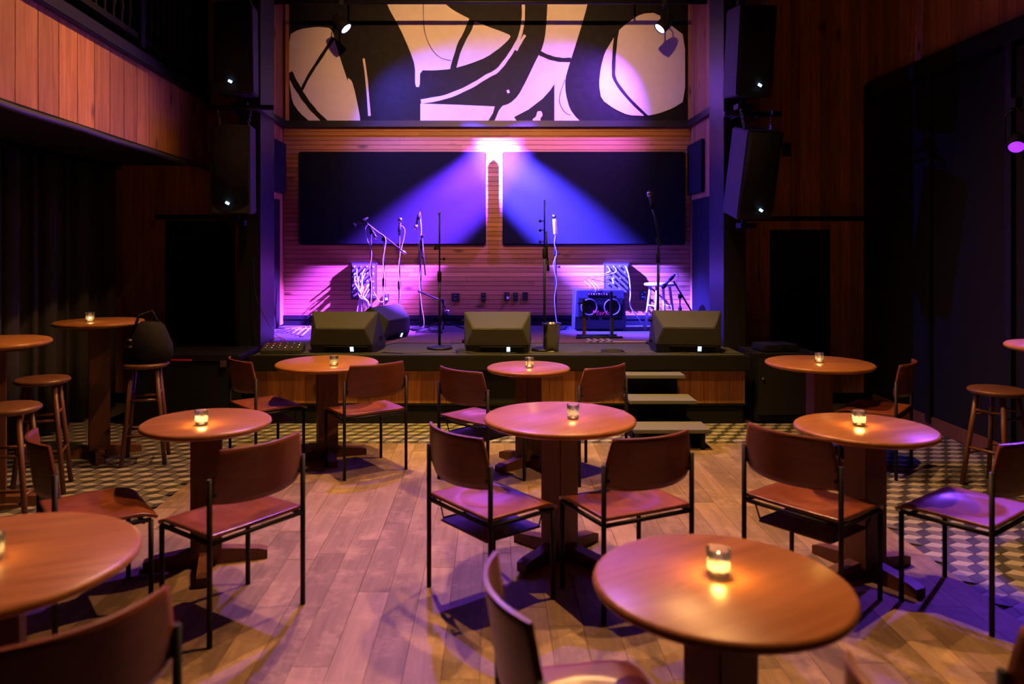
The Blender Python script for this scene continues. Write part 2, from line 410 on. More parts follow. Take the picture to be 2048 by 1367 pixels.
# stage recess: back wall of narrow horizontal boards
wb = struct('wall_back', B().box(((SX0+SX1)/2, YB+.05, ZC/2), (SX1-SX0+.3, .1, ZC)), 'wallboard')
rowh = 0.0572; z = SZ+.04; i = 0
while z < 3.13:
    cuts = sorted([SX0, SX1]+[random.uniform(SX0+.5, SX1-.5) for _ in range(random.choice((1, 2, 2)))])
    for a, b_ in zip(cuts, cuts[1:]):
        if b_-a > .02:
            piece('plank', (round(b_-a-.002, 3), .02, rowh-.0055), 'pine_h', wb, ((a+b_)/2, YB-.01+random.uniform(-.0012, .0012), z+rowh/2))
    z += rowh
tag(obj('baseboard_back', B().box(((SX0+SX1)/2, YB-.035, SZ+.105), (SX1-SX0, .03, .05)).box(((SX0+SX1)/2, YB-.035, SZ+.04), (SX1-SX0, .02, .075)).mesh('baseboard_back', 'black')), kind='structure')
# stage recess side walls of vertical boards
for nm, X, sgn in (('wall_stage_left', SX0, -1), ('wall_stage_right', SX1, 1)):
    ws = struct(nm, B().box((X+sgn*.05, (8.2+YB)/2, ZC/2), (.06, YB-8.2, ZC)), 'wallboard')
    y = 8.22
    while y < YB-.03:
        piece('plank', (.02, .097, ZC-SZ-.02), 'pine_v', ws, (X+sgn*.012, y+.05, SZ+.02+(ZC-SZ-.02)/2)); y += .1
    if sgn > 0:
        p = thing('acoustic_panel', 'square dark fabric acoustic panel on the wood wall beside the white stool', 'wall panel')
        part('pad', B().box((X-.02, 9.42, 2.58), (.04, .66, .62)), 'bluefabric', p, .006)
        dd = tag(obj('door_4', B().box((X-.005, 9.20, 1.42), (.012, .86, 1.56)).mesh('door_4', 'black')), kind='structure')
    else:
        p = thing('acoustic_panel', 'square dark fabric acoustic panel on the wood wall near the magenta-lit corner', 'wall panel')
        part('pad', B().box((X+.02, 9.42, 2.60), (.04, .62, .62)), 'bluefabric', p, .006)
        dd = tag(obj('door_5', B().box((X+.005, 9.15, 1.42), (.012, .8, 1.56)).mesh('door_5', 'black')), kind='structure')
# ledge below the mural, running round the recess
tag(obj('trim_1', B().box(((SX0+SX1)/2, YB-.06, 3.155), (SX1-SX0, .12, .075)).box((SX0+.03, 8.95, 3.155), (.06, 1.5, .075)).box((SX1-.03, 8.95, 3.155), (.06, 1.5, .075)).mesh('trim_1', 'blackgloss')), kind='structure')

# ------------------------------------------------------------------ stage platform and steps
st = thing('stage', 'low stage platform with black lip and pine board front', 'stage', (0, 0, 0))
FX0, FX1, FY = -2.20, 2.33, 7.06
b = B()
outline = [(FX0, FY+.03), (FX1, FY+.03), (FX1, 7.7), (SX1, 8.15), (SX1, YB), (SX0, YB), (SX0, 8.15), (FX0, 7.7)]
n_ = len(outline)
b.hull([(x, y, SZ-.04) for x, y in outline]+[(x, y, SZ) for x, y in outline], [tuple(range(n_))[::-1], tuple(range(n_, 2*n_))]+[(i, (i+1) % n_, (i+1) % n_+n_, i+n_) for i in range(n_)])
part('deck', b, 'carpet', st)
part('lip', B().box(((FX0+FX1)/2, FY+.02, SZ-.065), (FX1-FX0+.04, .07, .14)), 'black', st, .008)
part('kick_board', B().box(((FX0+FX1)/2, FY+.09, .09), (FX1-FX0-.06, .04, .18)), 'black', st)
part('backing', B().box(((FX0+FX1)/2, FY+.10, .37), (FX1-FX0-.02, .04, .38)), 'wallboard', st)
for xx in (FX1-.02, FX0+.02): part('side_panel', B().box((xx, FY+.42, .29), (.03, .66, .57)), 'black', st)
x = FX0+.01
while x < FX1-.02:
    pw = .118; p1 = min(x+pw, FX1-.01)
    if not (-0.12 < (x+p1)/2 < 0.27):
        piece('plank', (round(p1-x-.003, 3), .02, .31), 'pine_v', st, ((x+p1)/2, FY+.07, .345))
    x = p1
part('vent_grille', B().box((.075, FY+.065, .345), (.40, .02, .31)), 'grille', st)
part('nosing_strip', B().box(((FX0+FX1)/2, FY+.07, .18), (FX1-FX0, .03, .018)), 'black', st)

sp = thing('stage_steps', 'three black wooden steps with pale treads leading up to the stage', 'steps', (1.44, 6.7, 0))
for i, (yy, zz, w_) in enumerate(((-.36, .165, .62), (-.02, .33, .57), (.22, .495, .52))):
    part('tread', B().box((0, yy, zz-.015), (w_, .30 if i < 2 else .20, .03)), 'tread', sp, .004)
    part('riser', B().box((0, yy+.10, zz/2-.015), (w_-.06, .03, zz-.03)), 'black', sp)
for xx in (-.25, .25): part('side_board', B().box((xx, -.09, .07), (.03, .8, .14)), 'black', sp)

# ------------------------------------------------------------------ balcony
ba = thing('balcony', 'pine-boarded balcony front with black beam and baluster railing', 'balcony', (-3.0, YF, 0))
ang = math.atan(0.0613)    # the front is a few degrees off square
ROT = Matrix.Rotation(ang, 4, 'Z')
ba.rotation_euler = (0, 0, ang)
# local frame: -y runs towards the camera along the front, +x faces the room
y = -.30; i = 0
while y > -5.2:
    piece('plank', (.022, .247, .66), 'pine_v', ba, (0, y-.127, 2.785)); y -= .255
part('end_board', B().box((0, -.15, 2.785), (.022, .29, .66)), 'pine_v', ba)
part('slab', B().box((-.48, -2.55, 2.77), (.92, 5.1, .60)), 'wallboard', ba)
part('top_beam', B().box((.01, -2.6, 3.165), (.10, 5.25, .10)), 'blackgloss', ba, .01)
part('lower_trim', B().box((.006, -2.6, 2.445), (.05, 5.25, .03)), 'black', ba)
part('conduit', B().tube([(.035, -.02-k*.4, 2.425+.004*math.sin(k*2)) for k in range(14)], .022, 8), 'bluetrim', ba, label='thin pipe under the balcony edge')
rl = part('railing', B().box((-.02, -2.6, 3.34), (.06, 5.25, .05)).box((-.02, -2.6, 4.25), (.08, 5.25, .07)), 'black', ba)
prof = [(.016, 0), (.016, .10), (.028, .14), (.020, .20), (.030, .34), (.016, .60), (.024, .72), (.016, .78), (.016, .87)]
bm_ = B().lathe(prof, 10).mesh('baluster', 'blackgloss')
for k in range(34):
    obj('baluster', bm_, rl, (-.02, -.12-k*.15, 3.36))
for yy in (-.06, -1.75, -3.5):
    part('newel_post', B().box((-.02, yy, 3.78), (.10, .10, 1.05)), 'blackgloss', rl, .008)

# ------------------------------------------------------------------ curtain on the left wall
def curt(u, v):
    y = 3.6+u*4.35
    return (XL+.10+-.02+.065*math.sin(u*2*PI*17)+.02*math.sin(u*47), y+.02*math.sin(u*2*PI*42), .02+v*2.40)
cu = thing('curtain', 'floor-length dark pleated curtain under the balcony', 'curtain', (0, 0, 0))
part('drape', B().sheet(curt, 240, 4, .006), 'curtain', cu)
part('curtain_rail', B().tube([(XL+.10, 3.5, 2.43), (XL+.10, 8.0, 2.43)], .015), 'blacksteel', cu)

# ------------------------------------------------------------------ mural and stage panels
YM = YB-.035
def mp(x, y): return at(x, y, YM)
mu = thing('mural', 'large black and white abstract wall painting above the stage', 'painting')
a = mp(578, 250); c_ = mp(1376, 250)
part('canvas', B().box(((a.x+c_.x)/2, YM+.012, 3.19+1.02), (c_.x-a.x, .022, 2.04)), 'muralblack', mu)
part('frame', B().box((a.x-.02, YM+.005, 4.2), (.045, .05, 2.06)).box((c_.x+.03, YM+.005, 4.2), (.06, .05, 2.06)), 'pine_v', mu)
def smooth_poly(pts, it=2):
    for _ in range(it):
        q = []
        for i in range(len(pts)):
            p0, p1 = pts[i], pts[(i+1) % len(pts)]
            q += [(p0[0]*.8+p1[0]*.2, p0[1]*.8+p1[1]*.2), (p0[0]*.2+p1[0]*.8, p0[1]*.2+p1[1]*.8)]
        pts = q
    return pts
LV = [0]
def shape(pts, m, smooth=1):
    LV[0] += 1
    pts = smooth_poly(pts, smooth) if smooth else pts
    yy = YM-.0006*LV[0]
    b = B(); vs_ = [b.bm.verts.new((mp(x, y).x, yy, mp(x, y).z)) for x, y in pts]
    f = b.bm.faces.new(vs_); f.normal_update()
    bmesh.ops.triangulate(b.bm, faces=[f])
    for f in b.bm.faces:
        f.normal_update()
        if f.normal.y > 0: f.normal_flip()
    me = bpy.data.meshes.new('painted_shape'); b.bm.to_mesh(me); b.bm.free(); me.materials.append(M[m])
    obj('painted_shape', me, mu)
def stroke(pts, wd, m):
    P = [Vector((p[0], p[1])) for p in pts]; Q = []
    for i in range(len(P)-1):
        for k in range(4):
            p0 = P[max(i-1, 0)]; p1 = P[i]; p2 = P[i+1]; p3 = P[min(i+2, len(P)-1)]; t = k/4
            Q.append(.5*((2*p1)+(p2-p0)*t+(2*p0-5*p1+4*p2-p3)*t*t+(3*p1-p0-3*p2+p3)*t**3))
    Q.append(P[-1]); L = []; Rr = []
    for i, q in enumerate(Q):
        t = (Q[min(i+1, len(Q)-1)]-Q[max(i-1, 0)]).normalized(); nn = Vector((-t.y, t.x))
        f = i/(len(Q)-1); ww = (wd if not isinstance(wd, tuple) else wd[0]+(wd[1]-wd[0])*f)/2*(1+.08*math.sin(i*1.9))
        L.append(tuple(q+nn*ww)); Rr.append(tuple(q-nn*ww))
    shape(L+Rr[::-1], m, 0)
k2 = 1/4.272
def l2(*p): return [(540+x*k2, y*k2) for x, y in p]
def r2(*p): return [(980+x*k2, y*k2) for x, y in p]
shape(l2((160, 300), (250, 250), (400, 228), (530, 240), (565, 390), (640, 620), (700, 800), (765, 1068), (375, 1068), (250, 960), (190, 870), (165, 700)), 'muralwhite')
stroke(l2((545, 320), (440, 480), (330, 650), (270, 770)), (7, 6), 'muralblack')
stroke(l2((165, 620), (230, 740), (300, 850), (390, 960), (510, 1075)), (13, 9), 'muralblack')
shape(l2((660, 660), (700, 690), (730, 800), (770, 1000), (770, 1060), (740, 1060), (710, 920), (680, 780)), 'muralwhite')
stroke(l2((800, 500), (825, 680), (850, 990)), (4, 5), 'muralwhite')
shape(l2((985, -60), (1000, 45), (1110, 240), (1190, 420), (1240, 560), (1240, 740), (1280, 745), (1282, 600), (1400, 602), (1550, 590), (1700, 548), (1850, 490), (1960, 412))+r2((60, 430), (150, 350), (182, 305), (100, 270), (0, 235))+l2((1830, 215), (1680, 150), (1560, 85), (1480, 20), (1430, -60)), 'muralwhite', 1)
stroke(l2((1760, 60), (1700, 240), (1620, 400), (1560, 600)), (13, 11), 'muralblack')
stroke(l2((1310, 0), (1318, 250), (1370, 400), (1450, 490), (1550, 520)), 1.4, 'muralblack')
stroke(r2((285, 40), (282, 180), (255, 310), (205, 410), (140, 510), (60, 605), (-30, 655))+l2((1700, 745), (1500, 828), (1290, 868)), (6, 9), 'muralwhite')
stroke(r2((300, 300), (260, 360), (220, 430)), (5, 7), 'muralwhite')
shape(l2((1285, 885), (1600, 895), (1920, 910), (1905, 965), (1838, 1075), (1285, 1075)), 'muralwhite', 0)
shape(r2((495, -60), (490, 50), (482, 200), (468, 330), (440, 430), (400, 500), (310, 690), (240, 820), (170, 885), (90, 910), (20, 1078), (830, 1078), (740, 1012), (680, 930), (645, 800), (640, 680), (680, 540), (720, 420), (770, 260), (830, 50), (850, -60)), 'muralwhite', 1)
shape(r2((550, 718), (550, 1078), (256, 1078), (205, 1000), (330, 935), (450, 842), (515, 770)), 'muralblack', 0)
stroke(r2((425, 455), (510, 492), (600, 512), (692, 512)), 9, 'muralblack')
stroke(r2((640, 680), (600, 800), (595, 880), (640, 960), (690, 985)), 1.4, 'muralblack')
shape(r2((405, 950), (440, 950), (450, 985), (430, 1010), (430, 1050), (395, 1068), (365, 1045), (365, 1015), (392, 1000)), 'muralwhite')
stroke(r2((150, 770), (160, 795)), 5, 'muralwhite')
shape(r2((1040, 350), (1090, 270), (1180, 190), (1290, 120), (1420, 110), (1560, 230), (1665, 310), (1665, 860), (1560, 925), (1440, 970), (1340, 990), (1180, 985), (1060, 930), (950, 850), (930, 720), (945, 580), (980, 450)), 'muralwhite')
stroke(r2((1085, 250), (1065, 400), (1055, 580), (1070, 690), (1190, 850), (1345, 1000)), (8, 6), 'muralblack')

def padded(name, label, x0, x1, y0, y1):
    p0 = at(x0, y0, YB-.11); p1 = at(x1, y1, YB-.11)
    t = thing(name, label, 'wall panel')
    part('pad', B().box(((p0.x+p1.x)/2, YB-.067, (p0.z+p1.z)/2), (p1.x-p0.x, .09, p0.z-p1.z)), 'fabric', t, .012)
    return t
padded('sound_absorber', 'wide black fabric sound panel on the stage wall above the tilted boom microphone', 597, 972, 303, 489)
padded('sound_absorber', 'wide black fabric sound panel on the stage wall above the bass amplifier', 1005, 1371, 303, 489)

# ------------------------------------------------------------------ stage lights
def par_head(name, label, loc, aim, pipez, lens='lens', r=.075, ln=.20):
    t = thing(name, label, 'stage light', loc)
    d = (Vector(aim)-Vector(loc)).normalized(); q = d.to_track_quat('-Z', 'Y').to_matrix()
    part('housing', B().lathe([(0, ln+.02), (r*.55, ln+.02), (r*.8, ln*.8), (r, ln*.45), (r, .012), (r*.9, .012), (r*.9, .03)], 20, rot=q), 'black', t)
    le = part('lens', B().lathe([(0, .024), (r*.88, .024), (r*.88, .028), (0, .028)], 20, rot=q), lens, t)
    h = pipez-loc[2]
    side = q @ Vector((1, 0, 0)); ce = q @ Vector((0, 0, ln*.5))
    a_ = ce+side*(r+.012); b_ = ce-side*(r+.012); top = Vector((ce.x, ce.y, h-.05))
    part('yoke', B().tube([a_, a_+(top-ce)*.75, top, b_+(top-ce)*.75, b_], .008, 6), 'blacksteel', t)
    part('clamp', B().box((ce.x, ce.y, h-.02), (.05, .05, .07)), 'blacksteel', t)
    return t
PZ = 4.44
par_head('stage_light', 'glowing stage lamp on the pipe beside the white rounded mural shape', (1.90, 8.86, 4.10), (.3, 8.5, 2.4), PZ)
par_head('stage_light', 'glowing stage lamp on the pipe in front of the black mural band', (-1.66, 8.86, 4.10), (-.1, 8.5, 2.4), PZ)
pp = thing('lighting_pipe', 'black lighting pipe across the top of the stage', 'pipe', (0, 8.93, PZ))
part('bar', B().tube([(SX0+.02, 0, 0), (SX1-.02, 0, 0)], .026, 10), 'blacksteel', pp)
for xx in (-1.6, 1.6): part('hanger', B().tube([(xx, 0, 0), (xx, 0, ZC-PZ)], .012, 6), 'blacksteel', pp)
LAMPLAB = {'stage_wash_violet_offscreen': 'violet ceiling spotlight aimed from the stage at the tables', 'house_light_a_offscreen': 'warm ceiling lamp above the wide table below the stage lip',
    'house_light_b_offscreen': 'warm ceiling lamp above the smallest table', 'house_light_c_offscreen': 'warm ceiling lamp above the middle of the floor',
    'amber_light_a_offscreen': 'amber ceiling spotlight aimed at the stage lip below the patch box with cables', 'amber_light_b_offscreen': 'amber ceiling spotlight above the stage steps',
    'front_light_offscreen': 'warm ceiling spotlight aimed at the mural'}
for nm, lo, ai, *_ in LAMPS[8:]:
    warm = 'violet' not in nm
    t = par_head('ceiling_light', LAMPLAB[nm], (lo[0], lo[1], lo[2]), ai, min(ZC, lo[2]+.45), 'lensw' if warm else 'lensp')
for o, a_ in zip(LAMPOBJ, LAMPS):
    d = (Vector(a_[2])-Vector(a_[1])).normalized(); o.location = Vector(a_[1])+d*.0
t = par_head('wall_spotlight', 'small violet spotlight on the black wall above the bar table', (3.80, 5.62, 2.34), (2.45, 3.6, 0.2), 2.70, 'lensp', .06, .14)
spot('wall_spotlight_light', (3.78, 5.59, 2.30), (2.45, 3.6, 0.2), VIOLET, 36, 44, 1.0)

# ------------------------------------------------------------------ loudspeakers on chains
def chain(b, p0, p1, r=.014):
    p0 = Vector(p0); p1 = Vector(p1); n = max(2, int((p1-p0).length/.032)); d = (p1-p0).normalized()
    for i in range(n):
        c = p0+(p1-p0)*((i+.5)/n); s_ = d.cross(Vector((0, 1, 0)) if i % 2 else Vector((1, .3, 0))).normalized()
        pts = [c+d*.020*math.cos(a)+s_*.010*math.sin(a) for a in [2*PI*k/8 for k in range(9)]]
        b.tube(pts, .0032, 5, False)
def pa(label, loc, yaw, tilt, led=-.02, top=.22):
    t = thing('hanging_speaker', label, 'loudspeaker', loc, yaw)
    W, H, D = .36, .83, .34
    R_ = Matrix.Rotation(tilt, 3, 'X')
    def T(v): return tuple(R_ @ Vector(v))
    # front faces -y; cabinet narrows to the back; bottom is chamfered
    V = [(-W/2, -D/2, -H/2), (W/2, -D/2, -H/2), (W*.46, D/2, -H/2), (-W*.46, D/2, -H/2)]
    V2 = [(v[0], v[1], H/2) for v in V]
    part('cabinet', B().hull([T(v) for v in V+V2], [(3, 2, 1, 0), (4, 5, 6, 7), (0, 1, 5, 4), (1, 2, 6, 5), (2, 3, 7, 6), (3, 0, 4, 7)]), 'cab', t, .012)
    part('grille', B().sheet(lambda u, v: T(((u-.5)*(W-.03), -D/2-.004-.028*math.sin(PI*u)*1.0, (v-.5)*(H-.10)+.04)), 10, 2, .012), 'grille', t)
    part('led', B().box(T((led, -D/2-.038, -H/2+.10)), (.035, .008, .022), R_ @ Matrix.Rotation(.5, 3, 'Y')), 'led', t, label='small blue-white indicator light')
    for s_ in (-1, 1):
        b = B(); q = T((s_*W*.36, 0, H/2)); chain(b, q, (q[0]+.03*s_, q[1]+.02, H/2+top)); part('chain', b, 'nickel', t)
    part('bracket', B().tube([T((0, .1, -H/2)), (0, .12, -H/2-.10)], .02, 8).box((0, .1, -H/2-.08), (.16, .10, .05)), 'blacksteel', t)
    return t
def pz(x, y, Y): return tuple(at(x, y, Y))
pa('upper black loudspeaker hanging on chains beside the balcony', pz(474, 102, 7.35), .10, .06, top=ZC-pz(474, 102, 7.35)[2]-.40)
pa('lower black loudspeaker hanging on chains beside the balcony', pz(469, 340, 7.35), .10, .04, top=.20)
pa('upper black loudspeaker hanging on chains beside the tall pine wall', pz(1497, 106, 7.35), .13, .12, .03, top=ZC-pz(1497, 106, 7.35)[2]-.40)
pa('lower tilted black loudspeaker hanging on chains beside the tall pine wall', pz(1503, 346, 7.35), .18, .26, .03, top=.17)
for nm, x0, x1, y0, Y, lab in (('speaker_pipe', 412, 548, 215, 7.36, 'short black pipe between the two hanging loudspeakers by the balcony'),
                             ('speaker_pipe', 1448, 1562, 228, 7.36, 'short black pipe between the two hanging loudspeakers by the pine wall'),
                             ('door_pipe', 312, 492, 434, 7.9, 'black pipe above the dark door under the balcony'),
                             ('door_pipe', 1486, 1730, 437, 7.9, 'black pipe above the dark door in the pine wall')):
    p0 = at(x0, y0, Y); p1 = at(x1, y0, Y)
    t = thing(nm, lab, 'pipe', p0)
    part('bar', B().tube([(0, 0, 0), tuple(p1-p0)], .026, 10), 'blacksteel', t)
    part('flange', B().tube([(.3*(p1-p0).x, 0, 0), (.3*(p1-p0).x, YF-Y, 0)], .014, 8).tube([(.7*(p1-p0).x, 0, 0), (.7*(p1-p0).x, YF-Y, 0)], .014, 8), 'blacksteel', t)

# ------------------------------------------------------------------ stage monitors
def wedge(label, X, Y, yaw, scale=1.0, m='monitor'):
    t = thing('stage_monitor', label, 'stage monitor', (X, Y, SZ), yaw); t.scale = (scale,)*3
    # y- is the back of the wedge; the baffle slopes down towards +y
    V = [(-.315, .03, .385), (.315, .03, .385),          # 0,1 top edge
         (-.225, -.15, .24), (.225, -.15, .24),          # 2,3 ridge of the back
         (-.29, -.120, .085), (.29, -.120, .085),        # 4,5 lower back edge
         (-.315, .02, .10), (.315, .02, .10),            # 6,7 side corners
         (-.28, -.085, .0), (.28, -.085, .0),              # 8,9 bottom back
         (-.315, .40, .0), (.315, .40, .0),              # 10,11 bottom front
         (-.315, .40, .07), (.315, .40, .07),            # 12,13 front lip
         (-.30, -.02, .0), (.30, -.02, .0)]
    F = [(0, 1, 3, 2), (2, 3, 5, 4), (0, 2, 4, 6), (1, 7, 5, 3), (4, 5, 9, 8), (0, 6, 14, 10, 12), (1, 13, 11, 15, 7), (6, 4, 8, 14), (7, 15, 9, 5), (8, 9, 15, 14), (14, 15, 11, 10), (10, 11, 13, 12), (0, 12, 13, 1)]
    part('cabinet', B().hull(V, F), m, t, .006)
    d = Vector((0, .37, -.315)).normalized(); nrm = Vector((0, .315, .37)).normalized()
    c = Vector((0, .215, .2275))+nrm*.012
    rot = Matrix(((1, 0, 0), (0, d.y, nrm.y), (0, d.z, nrm.z)))
    part('grille', B().box(c, (.58, .42, .02), rot), 'grille', t, .006)
    part('connector_plate', B().box((.04, -.106, .042), (.40, .012, .06), Matrix.Rotation(.39, 3, 'X')), 'black', t)
    part('display', B().box((.10, -.116, .045), (.032, .006, .045), Matrix.Rotation(.39, 3, 'X')), 'screen', t, label='small glowing blue-white display')
    for zz in (.10, .29): part('side_knob', B().lathe([(0, 0), (.018, 0), (.018, .022), (0, .022)], 12, (-.315, .05, zz), Matrix.Rotation(-PI/2, 3, 'Y')), 'black', t)
    part('handle', B().box((.318, .16, .12), (.012, .12, .04)), 'black', t, .004)
    return t
wedge('wedge stage monitor on the stage lip below the patch box with cables', -1.40, 7.32, -.06)
wedge('wedge stage monitor on the stage lip beside the steel bucket', .047, 7.30, 0)
wedge('wedge stage monitor on the stage lip in front of the white stool', 1.84, 7.34, -.12, 1.02)
wedge('wedge stage monitor turned sideways in front of the microphone stands', -1.12, 8.32, 1.15, .95, 'monitor')

# ------------------------------------------------------------------ microphone stands
def round_base(t, r=.125):
    part('base', B().lathe([(0, .038), (.02, .038), (.025, .03), (r-.02, .026), (r, .015), (r, 0), (0, 0)], 28), 'blacksteel', t)
def tri_base(t):
    for k in range(3):
        a = k*2*PI/3+.5
        l_ = part('leg', B().tube([(0, 0, .12), (.10*math.cos(a), .10*math.sin(a), .08), (.30*math.cos(a), .30*math.sin(a), .012)], .009, 6), 'blacksteel', t)
        part('foot', B().tube([(.28*math.cos(a), .28*math.sin(a), .012), (.31*math.cos(a), .31*math.sin(a), .012)], .012, 6), 'black', l_)
def knob(t, p, d=(1, 0, 0)):
    p = Vector(p); d = Vector(d)
    part('knob', B().tube([p, p+d*.03], .006, 6).tube([p+d*.025, p+d*.045], .014, 8), 'black', t)
def mic(label, p, d, grp=None, silver=True):
    """microphone with its clip: p is the clip, d points to the grille"""
    t = thing('microphone', label, 'microphone', p); d = Vector(d).normalized()
    part('body', B().tube([-d*.06, d*.10], [.011, .016], 10), 'cab', t)
    part('grille', B().tube([d*.10, d*.112, d*.135, d*.152, d*.16], [.018, .025, .026, .018, .006], 12), 'nickel' if silver else 'black', t)
    part('clip', B().tube([-d*.025, d*.035], .019, 8), 'black', t)
    return t
def cab(label, pts, r=.004, m='cableblack', group='stage cables', name='cable'):
    r *= .62; P = [Vector(p) for p in pts]; Q = []
    for i in range(len(P)-1):
        for k in range(5):
            p0 = P[max(i-1, 0)]; p1 = P[i]; p2 = P[i+1]; p3 = P[min(i+2, len(P)-1)]; t_ = k/5
            Q.append(.5*((2*p1)+(p2-p0)*t_+(2*p0-5*p1+4*p2-p3)*t_*t_+(3*p1-p0-3*p2+p3)*t_**3))
    Q.append(P[-1]); b = B(); o0 = Q[0].copy(); b.tube([q-o0 for q in Q], r, 5)
    return tag(obj(name, b.mesh(name, m), None, o0), label, 'cable', group)
def stand(label, x, Y, ytop, base, clutch=None):
    top = at(x, ytop, Y)
    t = thing('microphone_stand', label, 'microphone stand', (top.x, Y, SZ))
    h = top.z-SZ
    c = clutch or h*.55
    (round_base if base == 'round' else tri_base)(t)
    part('pole', B().tube([(0, 0, .02), (0, 0, c)], .0125, 8), 'blacksteel', t)
    part('upper_pole', B().tube([(0, 0, c), (0, 0, h)], .008, 8), 'blacksteel', t)
    part('clutch', B().tube([(0, 0, c-.07), (0, 0, c-.05), (0, 0, c+.02), (0, 0, c+.04)], [.014, .021, .021, .012], 10), 'black', t)
    return t, h
# a: straight stand by the stage lip
t, h = stand('plain straight round-base stand without microphone, between two wedge monitors', 879, 7.56, 423, 'round', .72)
part('mic_thread', B().tube([(0, 0, h-.03), (0, 0, h)], .011, 8), 'nickel', t); knob(t, (-.01, 0, h-.36), (-1, 0, 0)); knob(t, (.01, 0, h-.46)); part('holder', B().box((-.02, 0, h-.34), (.05, .03, .025)), 'black', t)
# b: boom stand with long diagonal boom
Yb = 8.98
t, h = stand('stand carrying the long diagonal boom over the sideways monitor', 768, Yb, 478, 'round')
base = at(768, 478, Yb); p0 = at(727, 440, Yb)-base; p1 = at(812, 507, Yb)-base; up = Vector((0, 0, h))
bo = part('boom', B().tube([up+p0+Vector((0, 0, -.0)), up+p1], .009, 8), 'blacksteel', t); part('counterweight', B().tube([up+p1*.72, up+p1], .016, 8), 'nickel', bo)
part('swivel', B().box((0, 0, h), (.05, .04, .045)), 'black', t)
mic('dark microphone at the raised end of the diagonal boom', at(727, 440, Yb), (-.9, -.1, -.5), None, False)
cab('cable wound along the diagonal boom and down its stand', [at(735, 446.5, Yb)+Vector((0, -.014, 0)), at(755, 462.5, Yb)+Vector((0, -.014, 0)), at(772, 478, Yb)+Vector((0, -.02, .0)), at(766.5, 520, Yb)+Vector((0, -.018, 0)), at(769.5, 560, Yb)+Vector((0, -.018, 0)), at(767, 600, Yb)+Vector((0, -.02, 0)), at(775, 650, Yb)+Vector((0, -.03, .02))], .005, 'cablewhite')
# c, d: two short stands with cable loops
for x, Yc, yt, s_, l1, l2_, l3 in ((742, 9.25, 462, -1, 'short stand whose cable loops beside the patch box', 'pencil microphone on the short stand beside the patch box', 'cable looping off the short stand beside the patch box'),
                                 (799, 9.22, 465, 1, 'short stand crossing the lower end of the diagonal boom', 'pencil microphone on the short stand crossing the boom end', 'cable looping off the short stand crossing the boom end')):
    t, h = stand(l1, x, Yc, yt, 'round', .55); q = at(x, yt, Yc)
    part('swivel', B().box((0, 0, h), (.03, .03, .06)), 'black', t)
    mic(l2_, q+Vector((0, 0, .03)), (-s_*.4 if s_ < 0 else .1, -.3, -.6 if s_ < 0 else .8))
    cab(l3, [q+Vector((0, 0, .05)), q+Vector((s_*.03, 0, .08)), q+Vector((s_*.065, 0, .03)), q+Vector((s_*.05, 0, -.08)), q+Vector((.010, -.016, -.25)), q+Vector((-.010, -.016, -.45)), q+Vector((.009, -.02, -.65)), q+Vector((.0, -.03, -.9))], .004, 'cablewhite')
# e: stand with folded boom
Ye = 9.25
t, h = stand('tall stand with folded boom and short mic, behind the plain straight stand', 841, Ye, 480, 'round', .95); q = at(841, 480, Ye)
part('boom', B().tube([(0, -.01, h-.35), (.015, -.01, h), (.0, -.01, h+.32)], .009, 8).tube([(.02, -.02, h+.02), (.06, -.02, h-.42)], .009, 8), 'blacksteel', t)
for dz in (.05, .14, .3): knob(t, (.0, -.02, h-dz+.1), (1 if dz != .14 else -1, 0, 0))
mic('microphone hanging from the top of the tall folded-boom stand', q+Vector((-.02, -.02, .28)), (-.25, 0, -.9))
cab('pale cable wound round the tall folded-boom stand', [q+Vector((0, -.02, .25)), q+Vector((.012, -.02, .1)), q+Vector((-.012, -.02, -.05)), q+Vector((.012, -.02, -.25)), q+Vector((-.010, -.02, -.5)), q+Vector((.010, -.02, -.75)), (q.x+.03, Ye-.05, SZ+.02), (q.x-.25, Ye-.12, SZ+.012)], .005, 'cablewhite')
# f: low stand for a drum
Yf = 9.1
t, h = stand('low stand holding a boom tilted down to the floor', 886, Yf, 600, 'tri', .16); q = at(886, 600, Yf)
p0 = at(836, 577, Yf)-q; p1 = at(893, 622, Yf)-q; up = Vector((0, 0, h-.01))
part('boom', B().tube([up+p0+Vector((0, 0, -.02)), up, up+p1*1.0], .009, 8), 'blacksteel', t); part('swivel', B().box(up, (.035, .03, .05)), 'black', t)
t = thing('drum_microphone', 'fat round microphone at the low end of the tilted boom', 'microphone', at(894, 627, Yf))
part('body', B().lathe([(0, -.05), (.03, -.045), (.038, 0), (.034, .03), (.02, .05), (0, .052)], 16), 'cab', t); part('band', B().lathe([(.034, .028), (.037, .028), (.037, .04), (.032, .04)], 16), 'nickel', t)
cab('cable rising from the tilted boom mic to the wall socket', [at(895, 622, Yf), at(903, 612, 9.4), at(911, 600, 9.70)], .004)
# g: straight stand behind the bucket
t, h = stand('straight stand with three side knobs behind the steel bucket', 1089, 7.45, 400, 'round', .95)
for dz in (.20, .29, .40): knob(t, (-.008, 0, h-dz), (-1, 0, 0))
part('folded_boom', B().tube([(.016, -.012, h-.30), (.03, -.012, h-.62)], .009, 8), 'blacksteel', t); part('counterweight', B().tube([(.03, -.012, h-.58), (.034, -.012, h-.68)], .014, 8), 'black', t)
